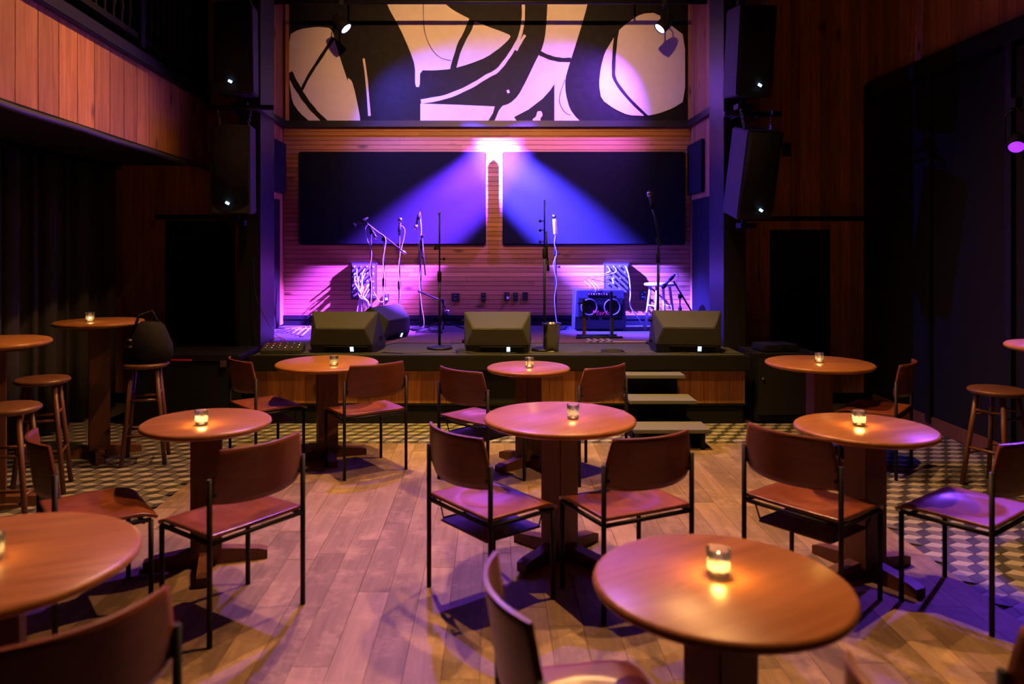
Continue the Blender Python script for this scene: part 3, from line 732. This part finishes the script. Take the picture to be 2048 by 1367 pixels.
# h: brightly lit stand at the wall
Yh = 9.3
t, h = stand('stand with a brightly lit upright microphone below the fabric panel edge', 1111, Yh, 470, 'round', .95); q = at(1111, 470, Yh)
for dz in (.22, .38): knob(t, (.01, -.01, h-dz))
mt = thing('condenser_microphone', 'white-lit upright tube microphone in front of the blue-lit panel', 'microphone', q)
part('body', B().tube([(0, 0, .0), (0, 0, .02), (-.01, 0, .16), (-.014, 0, .20)], [.015, .024, .024, .02], 12), 'whitepaint', mt); part('grille', B().tube([(-.014, 0, .20), (-.02, 0, .235), (-.021, 0, .25)], [.024, .022, .01], 12), 'nickel', mt)
cab('cable winding down the brightly lit stand', [q+Vector((0, -.01, .01)), q+Vector((-.014, -.02, -.10)), q+Vector((.012, -.02, -.22)), q+Vector((-.028, -.02, -.36)), q+Vector((.011, -.02, -.55)), q+Vector((-.011, -.02, -.8)), (q.x+.05, Yh-.1, SZ+.012), (q.x+.35, Yh-.05, SZ+.012)], .006, 'cablewhite')
# i: vocal stand at the right monitor
Yi = 7.95
t, h = stand('stand with a tilted vocal microphone beside the pillar near the white stool', 1316, Yi, 480, 'round', .9); q = at(1316, 480, Yi)
p0 = at(1304, 412, Yi)-q; p1 = at(1324, 490, Yi)-q; up = Vector((0, 0, h))
part('boom', B().tube([up+p0, up+p1], .011, 8), 'blacksteel', t); part('counterweight', B().tube([up+p1*.6, up+p1], .015, 8), 'black', t); part('swivel', B().box(up, (.035, .04, .05)), 'black', t)
mic('vocal microphone on the tilted stand beside the pillar near the white stool', at(1304, 412, Yi), (-.15, -.1, .6))
cab('cable running down from the tilted vocal stand', [q+Vector((-.04, -.02, .2)), q+Vector((.0, -.03, 0)), q+Vector((.015, -.02, -.3)), q+Vector((-.012, -.02, -.7))], .005)
# j: boom by the white stool
Yj = 8.75
t, h = stand('boom stand leaning over the white stool', 1360, Yj, 592, 'round', .28); q = at(1360, 592, Yj)
p0 = at(1347, 562, Yj)-q; p1 = at(1394, 640, Yj)-q; up = Vector((0, 0, h))
part('boom', B().tube([up+p0, up+p1], .010, 8), 'blacksteel', t); part('swivel', B().box(up, (.035, .04, .05)), 'black', t)
mic('microphone on the boom above the white stool', at(1343, 556, Yj), (-.75, -.1, -.75), None, False)
cab('small cable loop above the white stool', [at(1345, 556, Yj), at(1352, 546, Yj), at(1357, 552, Yj), at(1353, 566, Yj), at(1362, 590, Yj-.02)], .004, 'cablewhite')

# ------------------------------------------------------------------ bass amplifier
Ya = 9.30; pa_ = at(1201, 660, 9.1)
am = thing('bass_amplifier', 'black bass combo amplifier with two round speakers and red lettering', 'amplifier', (pa_.x, Ya, SZ))
AW, AH, AD = .60, .48, .42
part('cabinet', B().hull([(-AW/2, -AD/2+.03, 0.02), (AW/2, -AD/2+.03, .02), (AW/2, AD/2, .02), (-AW/2, AD/2, .02), (-AW/2, -AD/2, .17), (AW/2, -AD/2, .17), (AW/2-.02, -AD/2+.02, AH), (AW/2-.02, AD/2, AH), (-AW/2+.02, AD/2, AH), (-AW/2+.02, -AD/2+.02, AH)],
     [(0, 1, 5, 4), (4, 5, 6, 9), (6, 7, 8, 9), (3, 2, 1, 0), (2, 3, 8, 7), (1, 2, 7, 6, 5), (3, 0, 4, 9, 8)]), 'amp', am, .01)
part('control_panel', B().box((-.03, -AD/2+.012, .435), (.25, .02, .045)), 'cab', am)
for k in range(8): part('control_knob', B().lathe([(0, 0), (.008, 0), (.008, .014), (0, .014)], 8, (-.135+k*.03, -AD/2+.002, .435), Matrix.Rotation(PI/2, 3, 'X')), 'cablered' if k % 3 == 0 else 'nickel', am)
gr = part('grille', B().box((0, -AD/2+.003, .285), (.52, .018, .215)), 'grille', am)
for sx in (-1, 1):
    sp_ = part('speaker_ring', B().lathe([(.085, 0), (.098, 0), (.098, .012), (.085, .012)], 28, (sx*.135, -AD/2-.008, .285), Matrix.Rotation(PI/2, 3, 'X'), True), 'cone', am)
    part('speaker_cone', B().lathe([(.085, 0), (.03, -.003), (0, .006)], 24, (sx*.135, -AD/2-.010, .285), Matrix.Rotation(PI/2, 3, 'X')), 'cab', am)
bb = B()
for k in range(30):      # woven mesh of the grille
    bb.box((-.255+k*.0176, -AD/2-.012, .285), (.0022, .002, .21))
for k in range(13): bb.box((0, -AD/2-.012, .185+k*.0167), (.52, .002, .0022))
part('grille_mesh', bb, 'grille', am)
for k in range(4): part('port', B().box((-.20+k*.133, -AD/2+.004, .148), (.10, .02, .028)), 'black', am)
fc = bpy.data.curves.new('lettering', 'FONT'); fc.body = 'Mark'; fc.size = .078; fc.extrude = .003; fc.align_x = 'CENTER'; fc.shear = .3
tmp = bpy.data.objects.new('lettering', fc); C.objects.link(tmp)
dg = bpy.context.evaluated_depsgraph_get(); me = bpy.data.meshes.new_from_object(tmp.evaluated_get(dg)); bpy.data.objects.remove(tmp)
me.transform(Matrix.Translation((-.01, -AD/2-.024, .192)) @ Matrix.Rotation(PI/2, 4, 'X') @ Matrix.Scale(1.25, 4, (1, 0, 0)))
me.materials.clear(); me.materials.append(M['pink']); obj('lettering', me, am)
for sx in (-1, 1):
    for sy in (-.15, .15): part('foot', B().lathe([(0, 0), (.02, 0), (.02, .025), (0, .025)], 10, (sx*.25, sy, 0)), 'black', am)

# low stand in front of the amplifier
Yk = 8.42; q = at(1196, 668, Yk)
sd = thing('instrument_stand', 'low black two-post instrument stand in front of the amplifier', 'instrument stand', (q.x, Yk, SZ))
for sy, wd in ((-.10, .50), (.10, .44)): part('base_bar', B().tube([(-wd/2, sy, .018), (wd/2, sy, .018)], .016, 8), 'blacksteel', sd)
for x0, hh, mm in ((-.155, .42, 'tableleg'), (.145, .50, 'blacksteel')):
    part('post', B().box((x0, 0, hh/2+.01), (.028, .03, hh)), 'blacksteel', sd)
    part('lower_sleeve', B().box((x0+.004, -.008, .12), (.034, .034, .20)), 'stoolwood' if mm != 'blacksteel' else 'cab', sd)
    part('arm', B().tube([(x0, 0, hh*.92), (x0+(.05 if x0 > 0 else -.06), -.03, hh*.90)], .012, 8), 'black', sd)
    part('cross_foot', B().tube([(x0, -.10, .02), (x0, .10, .02)], .012, 6), 'blacksteel', sd)

# steel bucket
Yu = 7.36; q = at(1103, 706, Yu)
bk = thing('ice_bucket', 'shiny steel bucket standing on the stage lip', 'bucket', (q.x, Yu, SZ))
part('pail', B().lathe([(0, .006), (.068, .006), (.084, .26), (.092, .268), (.090, .274), (.082, .268), (.066, .012), (0, .012)], 36), 'chrome', bk)
part('base_ring', B().lathe([(.062, 0), (.07, 0), (.07, .01), (.062, .01)], 32, closed=True), 'chrome', bk)
for s_ in (-1, 1): part('ring_handle', B().tube([(s_*(.088+.012*math.sin(a)), .022*math.cos(a), .235+.0) for a in [PI*k/6 for k in range(7)]], .004, 6), 'chrome', bk)

# white stool on the stage
Yw = 9.12; q = at(1320, 655, Yw)
ws_ = thing('wooden_stool', 'white painted four-legged stool on the stage beside the amplifier', 'stool', (q.x, Yw, SZ), .25)
part('seat', B().lathe([(0, .53), (.165, .53), (.185, .54), (.185, .557), (.17, .566), (0, .566)], 32), 'whitepaint', ws_)
for k in range(4):
    a = PI/4+k*PI/2
    lg = part('leg', B().tube([(.115*math.cos(a), .115*math.sin(a), .535), (.185*math.cos(a), .185*math.sin(a), .0)], [.017, .016], 8), 'whitepaint', ws_)
for k in range(4):
    for zz in ((.17, .30)[k % 2],):
        f_ = .115+.07*(1-zz/.535); a = PI/4+k*PI/2; a2 = a+PI/2
        part('rung', B().tube([(f_*math.cos(a), f_*math.sin(a), zz), (f_*math.cos(a2), f_*math.sin(a2), zz)], .010, 6), 'whitepaint', ws_)

# rugs on the stage floor
rg = thing('stage_rug', 'worn red patterned rug spread across the middle of the stage', 'rug', (0, 0, SZ))
a0 = at(850, 689, 7.9); part('pile', B().box((-.45, 8.45, .004), (2.9, .95, .007)), 'rug', rg)
part('pale_line', B().box((-1.03, 8.0, .0085), (.02, 1.1, .003), Matrix.Rotation(-.28, 3, 'Z')), 'rugpale', rg)
r2_ = thing('stage_rug', 'pale fringed rug under the instrument stand', 'rug', (0, 0, SZ))
part('pile', B().box((1.62, 8.35, .005), (1.35, .75, .009)), 'rug', r2_)
for k in range(4): part('border_stripe', B().box((1.02+k*.07, 8.32, .0105), (.035, .70, .003)), 'rugpale', r2_)
part('border_end', B().box((1.62, 8.03, .0105), (1.3, .08, .003)), 'rugpale', r2_)

# patch boxes and wall sockets
def patch(label, x0, x1, y0, y1, full):
    Y = YB-.05; p0 = at(x0, y0, Y); p1 = at(x1, y1, Y)
    t = thing('patch_box', label, 'patch box', ((p0.x+p1.x)/2, Y, p1.z))
    W, H = p1.x-p0.x, p0.z-p1.z
    part('box_body', B().box((0, .0, H/2), (W, .06, H)), 'plate', t, .004)
    part('face_plate', B().box((0, -.034, H/2), (W-.03, .008, H-.03)), 'amp', t)
    rr = random.Random(3)
    for i in range(5):
        for j in range(4):
            cx_, cz = -W/2+.045+j*(W-.09)/3, .05+i*(H-.1)/4
            part('socket', B().lathe([(.008, 0), (.013, 0), (.013, .012), (.008, .012)], 10, (cx_, -.037, cz), Matrix.Rotation(PI/2, 3, 'X'), True), 'nickel', t)
            if full and i and rr.random() < .85 or (not full and (i, j) in ((4, 0), (4, 1), (4, 3), (3, 1), (2, 1), (2, 2))):
                part('plug', B().tube([(cx_, -.045, cz), (cx_, -.095, cz-.008)], .010, 8), 'nickel', t)
    return t, W, H
t1, W1, H1 = patch('black patch box crowded with plugged-in cables', 703, 754, 525, 598, True)
t2, W2, H2 = patch('black patch box above the bass amplifier', 1208, 1258, 525, 586, False)
part('green_light', B().box((-.04, -.045, H2-.05), (.016, .01, .016)), 'green', t2)
rr = random.Random(5); bl = Vector(t1.location)
for k in range(16):
    x0 = rr.uniform(-W1/2+.04, W1/2-.05); z0 = rr.uniform(.12, H1-.06); xe = -.085+k*.0125+rr.uniform(-.01, .01)
    cab('cable hanging in the bright bundle below the crowded patch box', [bl+Vector((x0, -.09, z0)), bl+Vector((x0*.6-.02, -.14, z0-.10)), bl+Vector((xe*.6, -.12, -.02)), bl+Vector((xe, -.08-.02*rr.random(), -.20)), bl+Vector((xe+rr.uniform(-.02, .02), -.09, -.42)), bl+Vector((xe+rr.uniform(-.2, .3), -.16-.2*rr.random(), SZ-bl.z+.012))], rr.choice((.005, .007, .009)), 'cablered' if k == 7 else 'cablewhite', 'cable bundle at the crowded patch box')
cab('thin cable from the crowded patch box to the small socket beside it', [bl+Vector((W1/2-.03, -.07, .10)), bl+Vector((W1/2+.05, -.06, -.03)), at(770, 597, YB-.06)], .004, 'cablewhite')
b2 = Vector(t2.location); tz = Vector((am.location.x, Ya, SZ+.44))
for k, (dx, dz, e) in enumerate((((-.11), H2-.06, (-.12, -.17, .04)), (-.07, H2*.5, (-.06, -.2, .02)), (-.03, H2-.06, (-.02, -.19, .03)))):
    cab('pale cable running from the patch box down to the amplifier top', [b2+Vector((dx, -.09, dz)), b2+Vector((dx-.02, -.16, dz-.06)), tz+Vector((e[0]-.03, .1, .16)), tz+Vector((e[0], e[1]+.02, e[2]+.05)), tz+Vector(e)], .007, 'cablewhite', 'cables from patch box to amplifier')
cab('thick pale cable falling from the patch box behind the amplifier', [b2+Vector((.11, -.09, H2-.06)), b2+Vector((.14, -.12, H2*.5)), b2+Vector((.155, -.12, 0)), b2+Vector((.15, -.12, -.14)), b2+Vector((.25, -.12, -.30)), b2+Vector((.34, -.12, -.42)), (b2.x+.40, YB-.25, SZ+.015)], .013, 'cablewhite')
for x0, x1, y0, y1, lab in ((903, 919, 586, 603, 'square black wall socket plate with a cable, next to the low boom'), (962, 972, 585, 603, 'narrow black wall plate above the middle wedge monitor'),
                            (1008, 1019, 584, 601, 'black wall plate with a pale plug, first of the row of three'), (1026, 1036, 585, 602, 'black wall plate with two sockets, middle of the row of three'),
                            (1045, 1056, 584, 601, 'blank black wall plate, last of the row of three'), (768, 778, 588, 602, 'small wall socket with a lit plug beside the cable bundle'), (1279, 1291, 583, 600, 'black wall socket between amplifier and white stool')):
    Y = YB-.03; p0 = at(x0, y0, Y); p1 = at(x1, y1, Y)
    t = thing('wall_socket', lab, 'wall socket', ((p0.x+p1.x)/2, Y, p1.z)); W, H = p1.x-p0.x, p0.z-p1.z
    part('plate', B().box((0, 0, H/2), (W, .016, H)), 'plate', t, .002)
    if 'blank' not in lab:
        for zz in (.3, .7): part('outlet', B().lathe([(0, 0), (.016, 0), (.016, .004), (0, .004)], 12, (0, -.008, H*zz), Matrix.Rotation(PI/2, 3, 'X')), 'cab', t)
    if 'plug' in lab: part('plug', B().box((.012 if 'pale' in lab else 0, -.02, H*.35), (.028, .03, .03)), 'whitepaint', t)

# cables on the stage floor and at its lip
rr = random.Random(11)
for k in range(5):
    x0 = -1.9+k*.9; pts = []
    for i in range(6): pts.append((x0+i*.22+rr.uniform(-.03, .03), 7.17+rr.uniform(-.03, .05), SZ+.010+.006*(k % 2)))
    cab('thin black cable lying along the stage lip', pts, .006, 'cableblack', 'cables along the stage lip')
for cx_, cy_, rr_, lab in ((-.25, 7.22, .10, 'coiled black cable beside the middle wedge monitor'), (1.12, 7.24, .12, 'coiled black cable on the stage lip near the steel bucket'), (.78, 9.35, .14, 'tangled dark cable coil beside the bass amplifier'), (-.72, 8.9, .16, 'dark cable coil at the low boom stand')):
    cab(lab, [(cx_+rr_*(1+.15*math.sin(i*1.7))*math.cos(i*.9), cy_+rr_*.6*math.sin(i*.9), SZ+.010+.0012*i) for i in range(20)], .006, 'cableblack')
for k in range(6):
    cab('violet-lit cable in the heap in the stage corner', [(-2.5+.08*k, 9.0-.1*k, SZ+.012), (-2.35+.07*k, 8.9-.05*k, SZ+.05+.012*k), (-2.2+.05*k, 8.95-.08*k, SZ+.03+.014*k), (-2.0+.03*k, 8.85+.03*k, SZ+.06), (-1.85, 8.8+.05*k, SZ+.012)], .011, 'cablewhite', 'cable heap in the stage corner')
# stage box with knobs at the left end of the lip
q = at(552, 700, 7.28)
sb = thing('stage_box', 'small knobbed mixer box at the end of the stage lip', 'mixer', (q.x+.06, 7.30, SZ), .1)
part('case', B().hull([(-.19, -.12, 0), (.19, -.12, 0), (.19, .14, 0), (-.19, .14, 0), (-.19, -.12, .035), (.19, -.12, .035), (.19, .14, .075), (-.19, .14, .075)], [(3, 2, 1, 0), (4, 5, 6, 7), (0, 1, 5, 4), (1, 2, 6, 5), (2, 3, 7, 6), (3, 0, 4, 7)]), 'cab', sb, .004)
for i in range(6):
    for j in range(3):
        part('knob', B().lathe([(0, .018), (.010, .018), (.012, 0), (0, 0)], 8, (-.15+i*.06, -.07+j*.07, .043+j*.0107)), 'cablered' if (j == 2 and i < 3) else 'nickel', sb)
cab('red cable on the mixer box', [(q.x-.10, 7.45, SZ+.09), (q.x-.05, 7.40, SZ+.12), (q.x+.02, 7.42, SZ+.12), (q.x+.10, 7.50, SZ+.02)], .007, 'cablered')
cab('thin cable slanting from the pillar down to the mixer box', [(-2.36, 7.66, 1.5), (-2.32, 7.6, 1.15), (-2.15, 7.5, .85), (-1.98, 7.42, SZ+.06)], .004)

# ------------------------------------------------------------------ black cases either side of the stage
cs = thing('equipment_case', 'long black case with a thin red stripe standing beside the stage under the balcony', 'case', (-2.80, 7.35, 0))
part('body', B().box((0, 0, .29), (.98, .62, .58)), 'black', cs, .01)
part('lid', B().box((0, 0, .612), (1.0, .64, .06)), 'blackgloss', cs, .01)
part('red_stripe', B().box((-.02, -.323, .60), (.19, .006, .012)), 'redled', cs, label='thin red strip')
for sx in (-.36, .36): part('latch', B().box((sx, -.322, .565), (.06, .02, .06)), 'nickel', cs, .003)
for sx in (-.38, .38): part('caster', B().lathe([(0, -.02), (.03, -.02), (.03, .02), (0, .02)], 12, (sx, -.2, .03), Matrix.Rotation(PI/2, 3, 'Y')), 'black', cs)
sw = thing('subwoofer', 'black subwoofer cabinet beside the stage near the dark door', 'loudspeaker', (2.72, 7.42, 0))
part('cabinet', B().box((0, 0, .33), (.62, .60, .62)), 'black', sw, .012)
part('grille', B().box((0, -.305, .34), (.56, .02, .52)), 'grille', sw, .006)
part('feet', B().box((0, -.2, .01), (.5, .06, .02)).box((0, .2, .01), (.5, .06, .02)), 'black', sw)
part('pole_socket', B().lathe([(0, 0), (.012, 0), (.012, .008), (0, .008)], 10, (-.24, -.318, .42), Matrix.Rotation(PI/2, 3, 'X')), 'nickel', sw)
bx_ = thing('equipment_box', 'flat dark box lying on top of the subwoofer', 'box', (2.68, 7.36, .64), .15)
part('body', B().box((0, 0, .035), (.34, .28, .07)), 'bluefabric', bx_, .012); part('strap', B().box((.02, 0, .036), (.04, .286, .076)), 'black', bx_)

# ------------------------------------------------------------------ chairs
CW, CD, SH = .47, .39, .445
def tube_part(name, pts, r, par, m='blacksteel'): return part(name, B().tube(pts, r, 8), m, par)
def chair_proto(shelf):
    t = thing('cafe_chair', 'x', 'chair')
    def seat(u, v):
        x = (u-.5)*CW; y = (v-.5)*CD*1.06
        r = math.hypot(x, y-.0)/.165
        dish = -.016*max(0, 1-r**4) if r < 1 else 0
        front = -.028*max(0, (v-.78)/.22)**2
        side = .004*abs(u-.5)
        inset = 1-.05*max(0, (v-.9)/.1)**2
        return (x*inset, y, SH+.006+dish+front+side)
    part('seat', B().sheet(seat, 30, 26, .013), 'seat', t)
    def back(u, v):
        s = (u-.5)*2
        zt = .575+.225*v
        hwid = (.236-.028*max(0, (v-.35)/.65)**1.3) * (1-.06*max(0, (.12-v)/.12))
        x = s*hwid; bow = -.062*(1-s*s)
        zz = zt+(-.012*(1-abs(s)**3) if v < .5 else .0)*(1-2*v if v < .5 else 0)
        return (x, -CD/2-.012+bow+(-.035*(v-.5)), zz)
    part('backrest', B().sheet(back, 24, 10, .012), 'ply', t)
    for s in (-1, 1):
        tube_part('rear_post', [(s*(CW/2+.006), -CD/2-.01, 0), (s*(CW/2+.006), -CD/2-.01, .685)], .0115, t)
        tube_part('leg', [(s*(CW/2-.012), CD/2-.02, 0), (s*(CW/2-.012), CD/2-.02, SH-.032)], .0115, t)
        tube_part('side_rail', [(s*(CW/2+.002), -CD/2-.01, SH-.024), (s*(CW/2-.012), CD/2-.02, SH-.03)], .0105, t)
        for zz in (.615, .665): part('screw', B().box((s*(CW/2-.008), -CD/2-.010, zz), (.03, .012, .012)), 'blacksteel', t)
    tube_part('rear_rail', [(-CW/2, -CD/2-.01, SH-.024), (CW/2, -CD/2-.01, SH-.024)], .0105, t)
    tube_part('front_rail', [(-CW/2+.012, CD/2-.05, SH-.036), (CW/2-.012, CD/2-.05, SH-.036)], .009, t)
    if shelf:
        part('book_shelf', B().box((0, -.02, SH-.115), (.36, .32, .010)), 'ply', t, .003)
        for s in (-1, 1): tube_part('shelf_hanger', [(s*.215, .12, SH-.03), (s*.185, .12, SH-.11), (s*.185, -.16, SH-.11), (s*.215, -.16, SH-.03)], .005, t)
    return t
chairs = [  # rear-leg midpoint, facing angle, shelf, label
    ((-.157, 3.54), 38, 1, 'violet-lit chair with book shelf at the table before the stage steps'),
    ((.70, 3.466), 115.6, 0, 'chair with half violet, half brown seat between the middle table and the nearest candle table'),
    ((1.355, 3.53), 37.5, 1, 'chair with book shelf tucked beside the bright table near the black wall'),
    ((2.29, 3.40), 127, 0, 'chair with violet backrest beside the bright table near the black wall'),
    ((-1.01, 3.35), 143.8, 0, 'chair drawn up to the bright table near the curtain, back to the open floor'),
    ((-1.965, 3.415), 37, 0, 'chair with magenta-lit curved backrest near the bar stools under the balcony'),
    ((-.945, 1.765), 141.5, 0, 'dark chair back pushed close to the large round table'),
    ((.062, 1.93), 10.6, 0, 'chair seen edge-on beside the nearest orange table'),
    ((.80, 1.41), 14, 0, 'orange-lit chair back low in front of the nearest orange table'),
    ((-.833, 5.54), 124, 0, 'chair with violet dished seat and open back, at the wide table below the stage lip'),
    ((-1.85, 5.735), 40, 1, 'shadowed chair beside the black case, at the table below the stage lip'),
    ((-.204, 5.28), 45.8, 1, 'violet-seated chair at the smallest table, with book shelf underneath'),
    ((.775, 5.415), 129.6, 0, 'chair at the smallest table, next to the stage steps'),
    ((2.97, 5.595), 140.5, 0, 'dim chair at the dark table in front of the dark door'),
    ((1.355, 1.623), 60, 0, 'dark chair beside the nearest orange table, on its black-wall side'),
]
pr = {0: chair_proto(0), 1: chair_proto(1)}; used = set()
for (p, a, sh, lab) in chairs:
    d = Vector((math.cos(math.radians(a)), math.sin(math.radians(a)))); o = Vector(p)+d*(CD/2+.01)
    rz = math.radians(a)-PI/2
    if sh not in used:
        used.add(sh); r = pr[sh]; r.location = (o.x, o.y, 0); r.rotation_euler = (0, 0, rz); r['label'] = lab; r['group'] = 'plywood and steel chairs'
    else: clone(pr[sh], (o.x, o.y, 0), rz, lab, 'plywood and steel chairs')

# ------------------------------------------------------------------ tables and candles
def table(label, x, y, r, rot, h=.735, col=.15, foot=.30):
    t = thing('cafe_table' if h < .9 else 'bar_table', label, 'table', (x, y, 0), rot)
    th = .032
    part('table_top', B().lathe([(0, h-th), (r-.016, h-th), (r-.003, h-th+.008), (r, h-th/2), (r-.003, h-.007), (r-.014, h), (0, h)], 64), 'table', t)
    part('column', B().box((0, 0, (h-th+.05)/2), (col, col*.9, h-th-.05)), 'tableleg', t, .005)
    part('top_brace', B().box((0, 0, h-th-.02), (r*1.1, .06, .04)), 'tableleg', t)
    for k in range(4):
        a = k*PI/2; R_ = Matrix.Rotation(a, 3, 'Z')
        V = [(.03, -.032, 0), (foot, -.032, 0), (foot, -.032, .045), (foot-.04, -.032, .058), (.03, -.032, .085)]
        V = V+[(v[0], .032, v[2]) for v in V]
        part('foot', B().hull([tuple(R_ @ Vector(v)) for v in V], [(0, 1, 2, 3, 4), (9, 8, 7, 6, 5), (0, 5, 6, 1), (1, 6, 7, 2), (2, 7, 8, 3), (3, 8, 9, 4), (4, 9, 5, 0)]), 'tableleg', t)
    return t
CP = {}
def candle(label, x, y, z, watt=1.0, s=1.0):
    t = thing('votive_candle', label, 'candle', (x, y, z)); t['group'] = 'votive candles on the tables'
    if not CP:
        CP['glass'] = B().lathe([(0, .0), (.026, .0), (.029, .004), (.033, .075), (.0315, .076), (.0275, .008), (0, .007)], 28).mesh('glass', 'glass')
        CP['wax'] = B().lathe([(0, .009), (.0265, .009), (.0282, .022), (.024, .025), (.008, .023), (0, .023)], 24).mesh('wax', 'wax')
        CP['flame'] = B().lathe([(0, .026), (.006, .031), (.0095, .040), (.0055, .054), (0, .068)], 12).mesh('flame', 'flame')
        CP['wick'] = B().tube([(0, 0, .021), (0, 0, .030)], .0012, 5).mesh('wick', 'black')
    for n_ in ('glass', 'wax', 'flame', 'wick'): obj(n_, CP[n_], t)
    l = bpy.data.lights.new('candle_light', 'POINT'); l.energy = watt; l.color = (1.0, .45, .08); l.shadow_soft_size = .012
    lo = bpy.data.objects.new('candle_light', l); C.objects.link(lo); lo.location = (x, y, z+.048)
    t.scale = (s,)*3
    return t
TB = [  # label, x, y, radius, base turn, height, candle offset, candle label, candle watts
    ('nearest round table with glowing orange top', .618, 2.10, .345, .55, .735, (.0, .02), 'candle on the nearest orange table', 8),
    ('round table with violet-tinted top in the middle of the floor', .355, 4.10, .40, .80, .735, (.065, -.06), 'candle on the violet-tinted middle table', 1.0),
    ('bright round table near the curtain', -1.475, 4.0, .325, .3, .735, (.01, -.1), 'candle on the bright table near the curtain', 9),
    ('bright round table near the black wall', 1.86, 3.87, .335, .45, .735, (-.02, .02), 'candle on the bright table near the black wall', 9),
    ('wide round table below the stage lip', -1.28, 6.0, .395, .35, .735, (.09, -.18), 'candle on the wide table below the stage lip', .9),
    ('smallest round table in front of the vent in the stage', .268, 5.78, .31, .7, .735, (.005, -.05), 'candle on the smallest table', 1.0),
    ('dark round table in front of the dark door', 2.53, 6.0, .40, .1, .735, (-.01, -.02), 'candle on the dark table before the dark door', .7),
    ('large round table pushed against a dark chair back', -1.45, 2.25, .395, .4, .735, (.01, -.02), 'candle on the large table by the dark chair back', 1.6),
    ('tall round bar table by the curtain, with a candle', -3.07, 6.05, .33, .5, 1.05, (-.02, -.1), 'candle on the tall bar table by the curtain', .7),
    ('tall round bar table behind the bar stools, bare top', -3.10, 4.8, .33, .5, 1.05, None, None, 0),
    ('tall round bar table against the black wall', 3.41, 4.58, .33, .5, 1.05, None, None, 0),
]
for lab, x, y, r, rot, h, co, cl, wt in TB:
    table(lab, x, y, r, rot, h)
    if co: candle(cl, x+co[0], y+co[1], h, wt)

# ------------------------------------------------------------------ bar stools
def bar_stool(label, x, y, rz, h=.75, r=.17):
    t = thing('bar_stool', label, 'bar stool', (x, y, 0), rz, 'wooden bar stools')
    part('seat', B().lathe([(0, h-.035), (r-.02, h-.035), (r, h-.022), (r, h-.01), (r-.012, h), (0, h-.006)], 36), 'stoolwood', t)
    for k in range(4):
        a = PI/4+k*PI/2
        part('leg', B().tube([(.12*math.cos(a), .12*math.sin(a), h-.03), (.21*math.cos(a), .21*math.sin(a), 0)], [.017, .016], 8), 'stoolwood', t)
    for k in range(4):
        for zz in (.22+.04*(k % 2), .48+.04*(k % 2)):
            f_ = .12+.09*(1-zz/(h-.03)); a = PI/4+k*PI/2; a2 = a+PI/2
            part('rung', B().tube([(f_*math.cos(a), f_*math.sin(a), zz), (f_*math.cos(a2), f_*math.sin(a2), zz)], .010, 6), 'stoolwood', t)
    return t
bar_stool('wooden bar stool with a black bag on it, beside the candle bar table', -2.64, 5.9, .3)
bar_stool('wooden bar stool between the two tall bar tables', -3.02, 5.2, .35)
bar_stool('wooden bar stool nearest the magenta chair back', -2.72, 4.35, .2, .74)
bar_stool('wooden bar stool next to the bar table at the black wall', 3.42, 5.25, .45, .67, .18)
# bag on the stool
bg = thing('black_bag', 'slouched black bag with shiny buckles on the bar stool seat', 'bag', (-2.62, 5.9, .75), .2)
def bag(u, v):
    a = u*2*PI; z = v*.36; k = math.sin(PI*min(1, .12+v*.86))**.5
    return (.17*k*math.cos(a)*(1+.08*math.sin(3*a+5*v)), .12*k*math.sin(a)*(1+.1*math.sin(2*a)), z)
bb = B().lathe([(0, 0), (.13, .0), (.155, .05), (.16, .14), (.14, .22), (.10, .28), (.06, .31), (0, .32)], 20)
for v in bb.bm.verts: v.co.x *= 1.05+.12*math.sin(v.co.z*22); v.co.y *= .75; v.co.x += .05*v.co.z
part('body', bb, 'bag', bg)
for zz in (.13, .18): part('buckle', B().tube([(-.15, -.06, zz), (-.12, -.10, zz+.006), (-.09, -.115, zz)], .008, 6), 'nickel', bg)
part('strap', B().tube([(-.09, -.05, .25), (-.06, -.03, .36), (.03, -.02, .39), (.09, -.02, .27)], .011, 6), 'bag', bg)
# small black control box on the pine wall
q = at(1573, 300, YF-.02); t = thing('wall_box', 'small black control box on the pine boards beside the hanging loudspeakers', 'control box', (q.x, YF-.02, q.z-.065))
part('body', B().box((0, 0, .065), (.085, .04, .13)), 'plate', t, .004); part('button', B().box((0, -.022, .085), (.03, .006, .03)), 'cab', t)
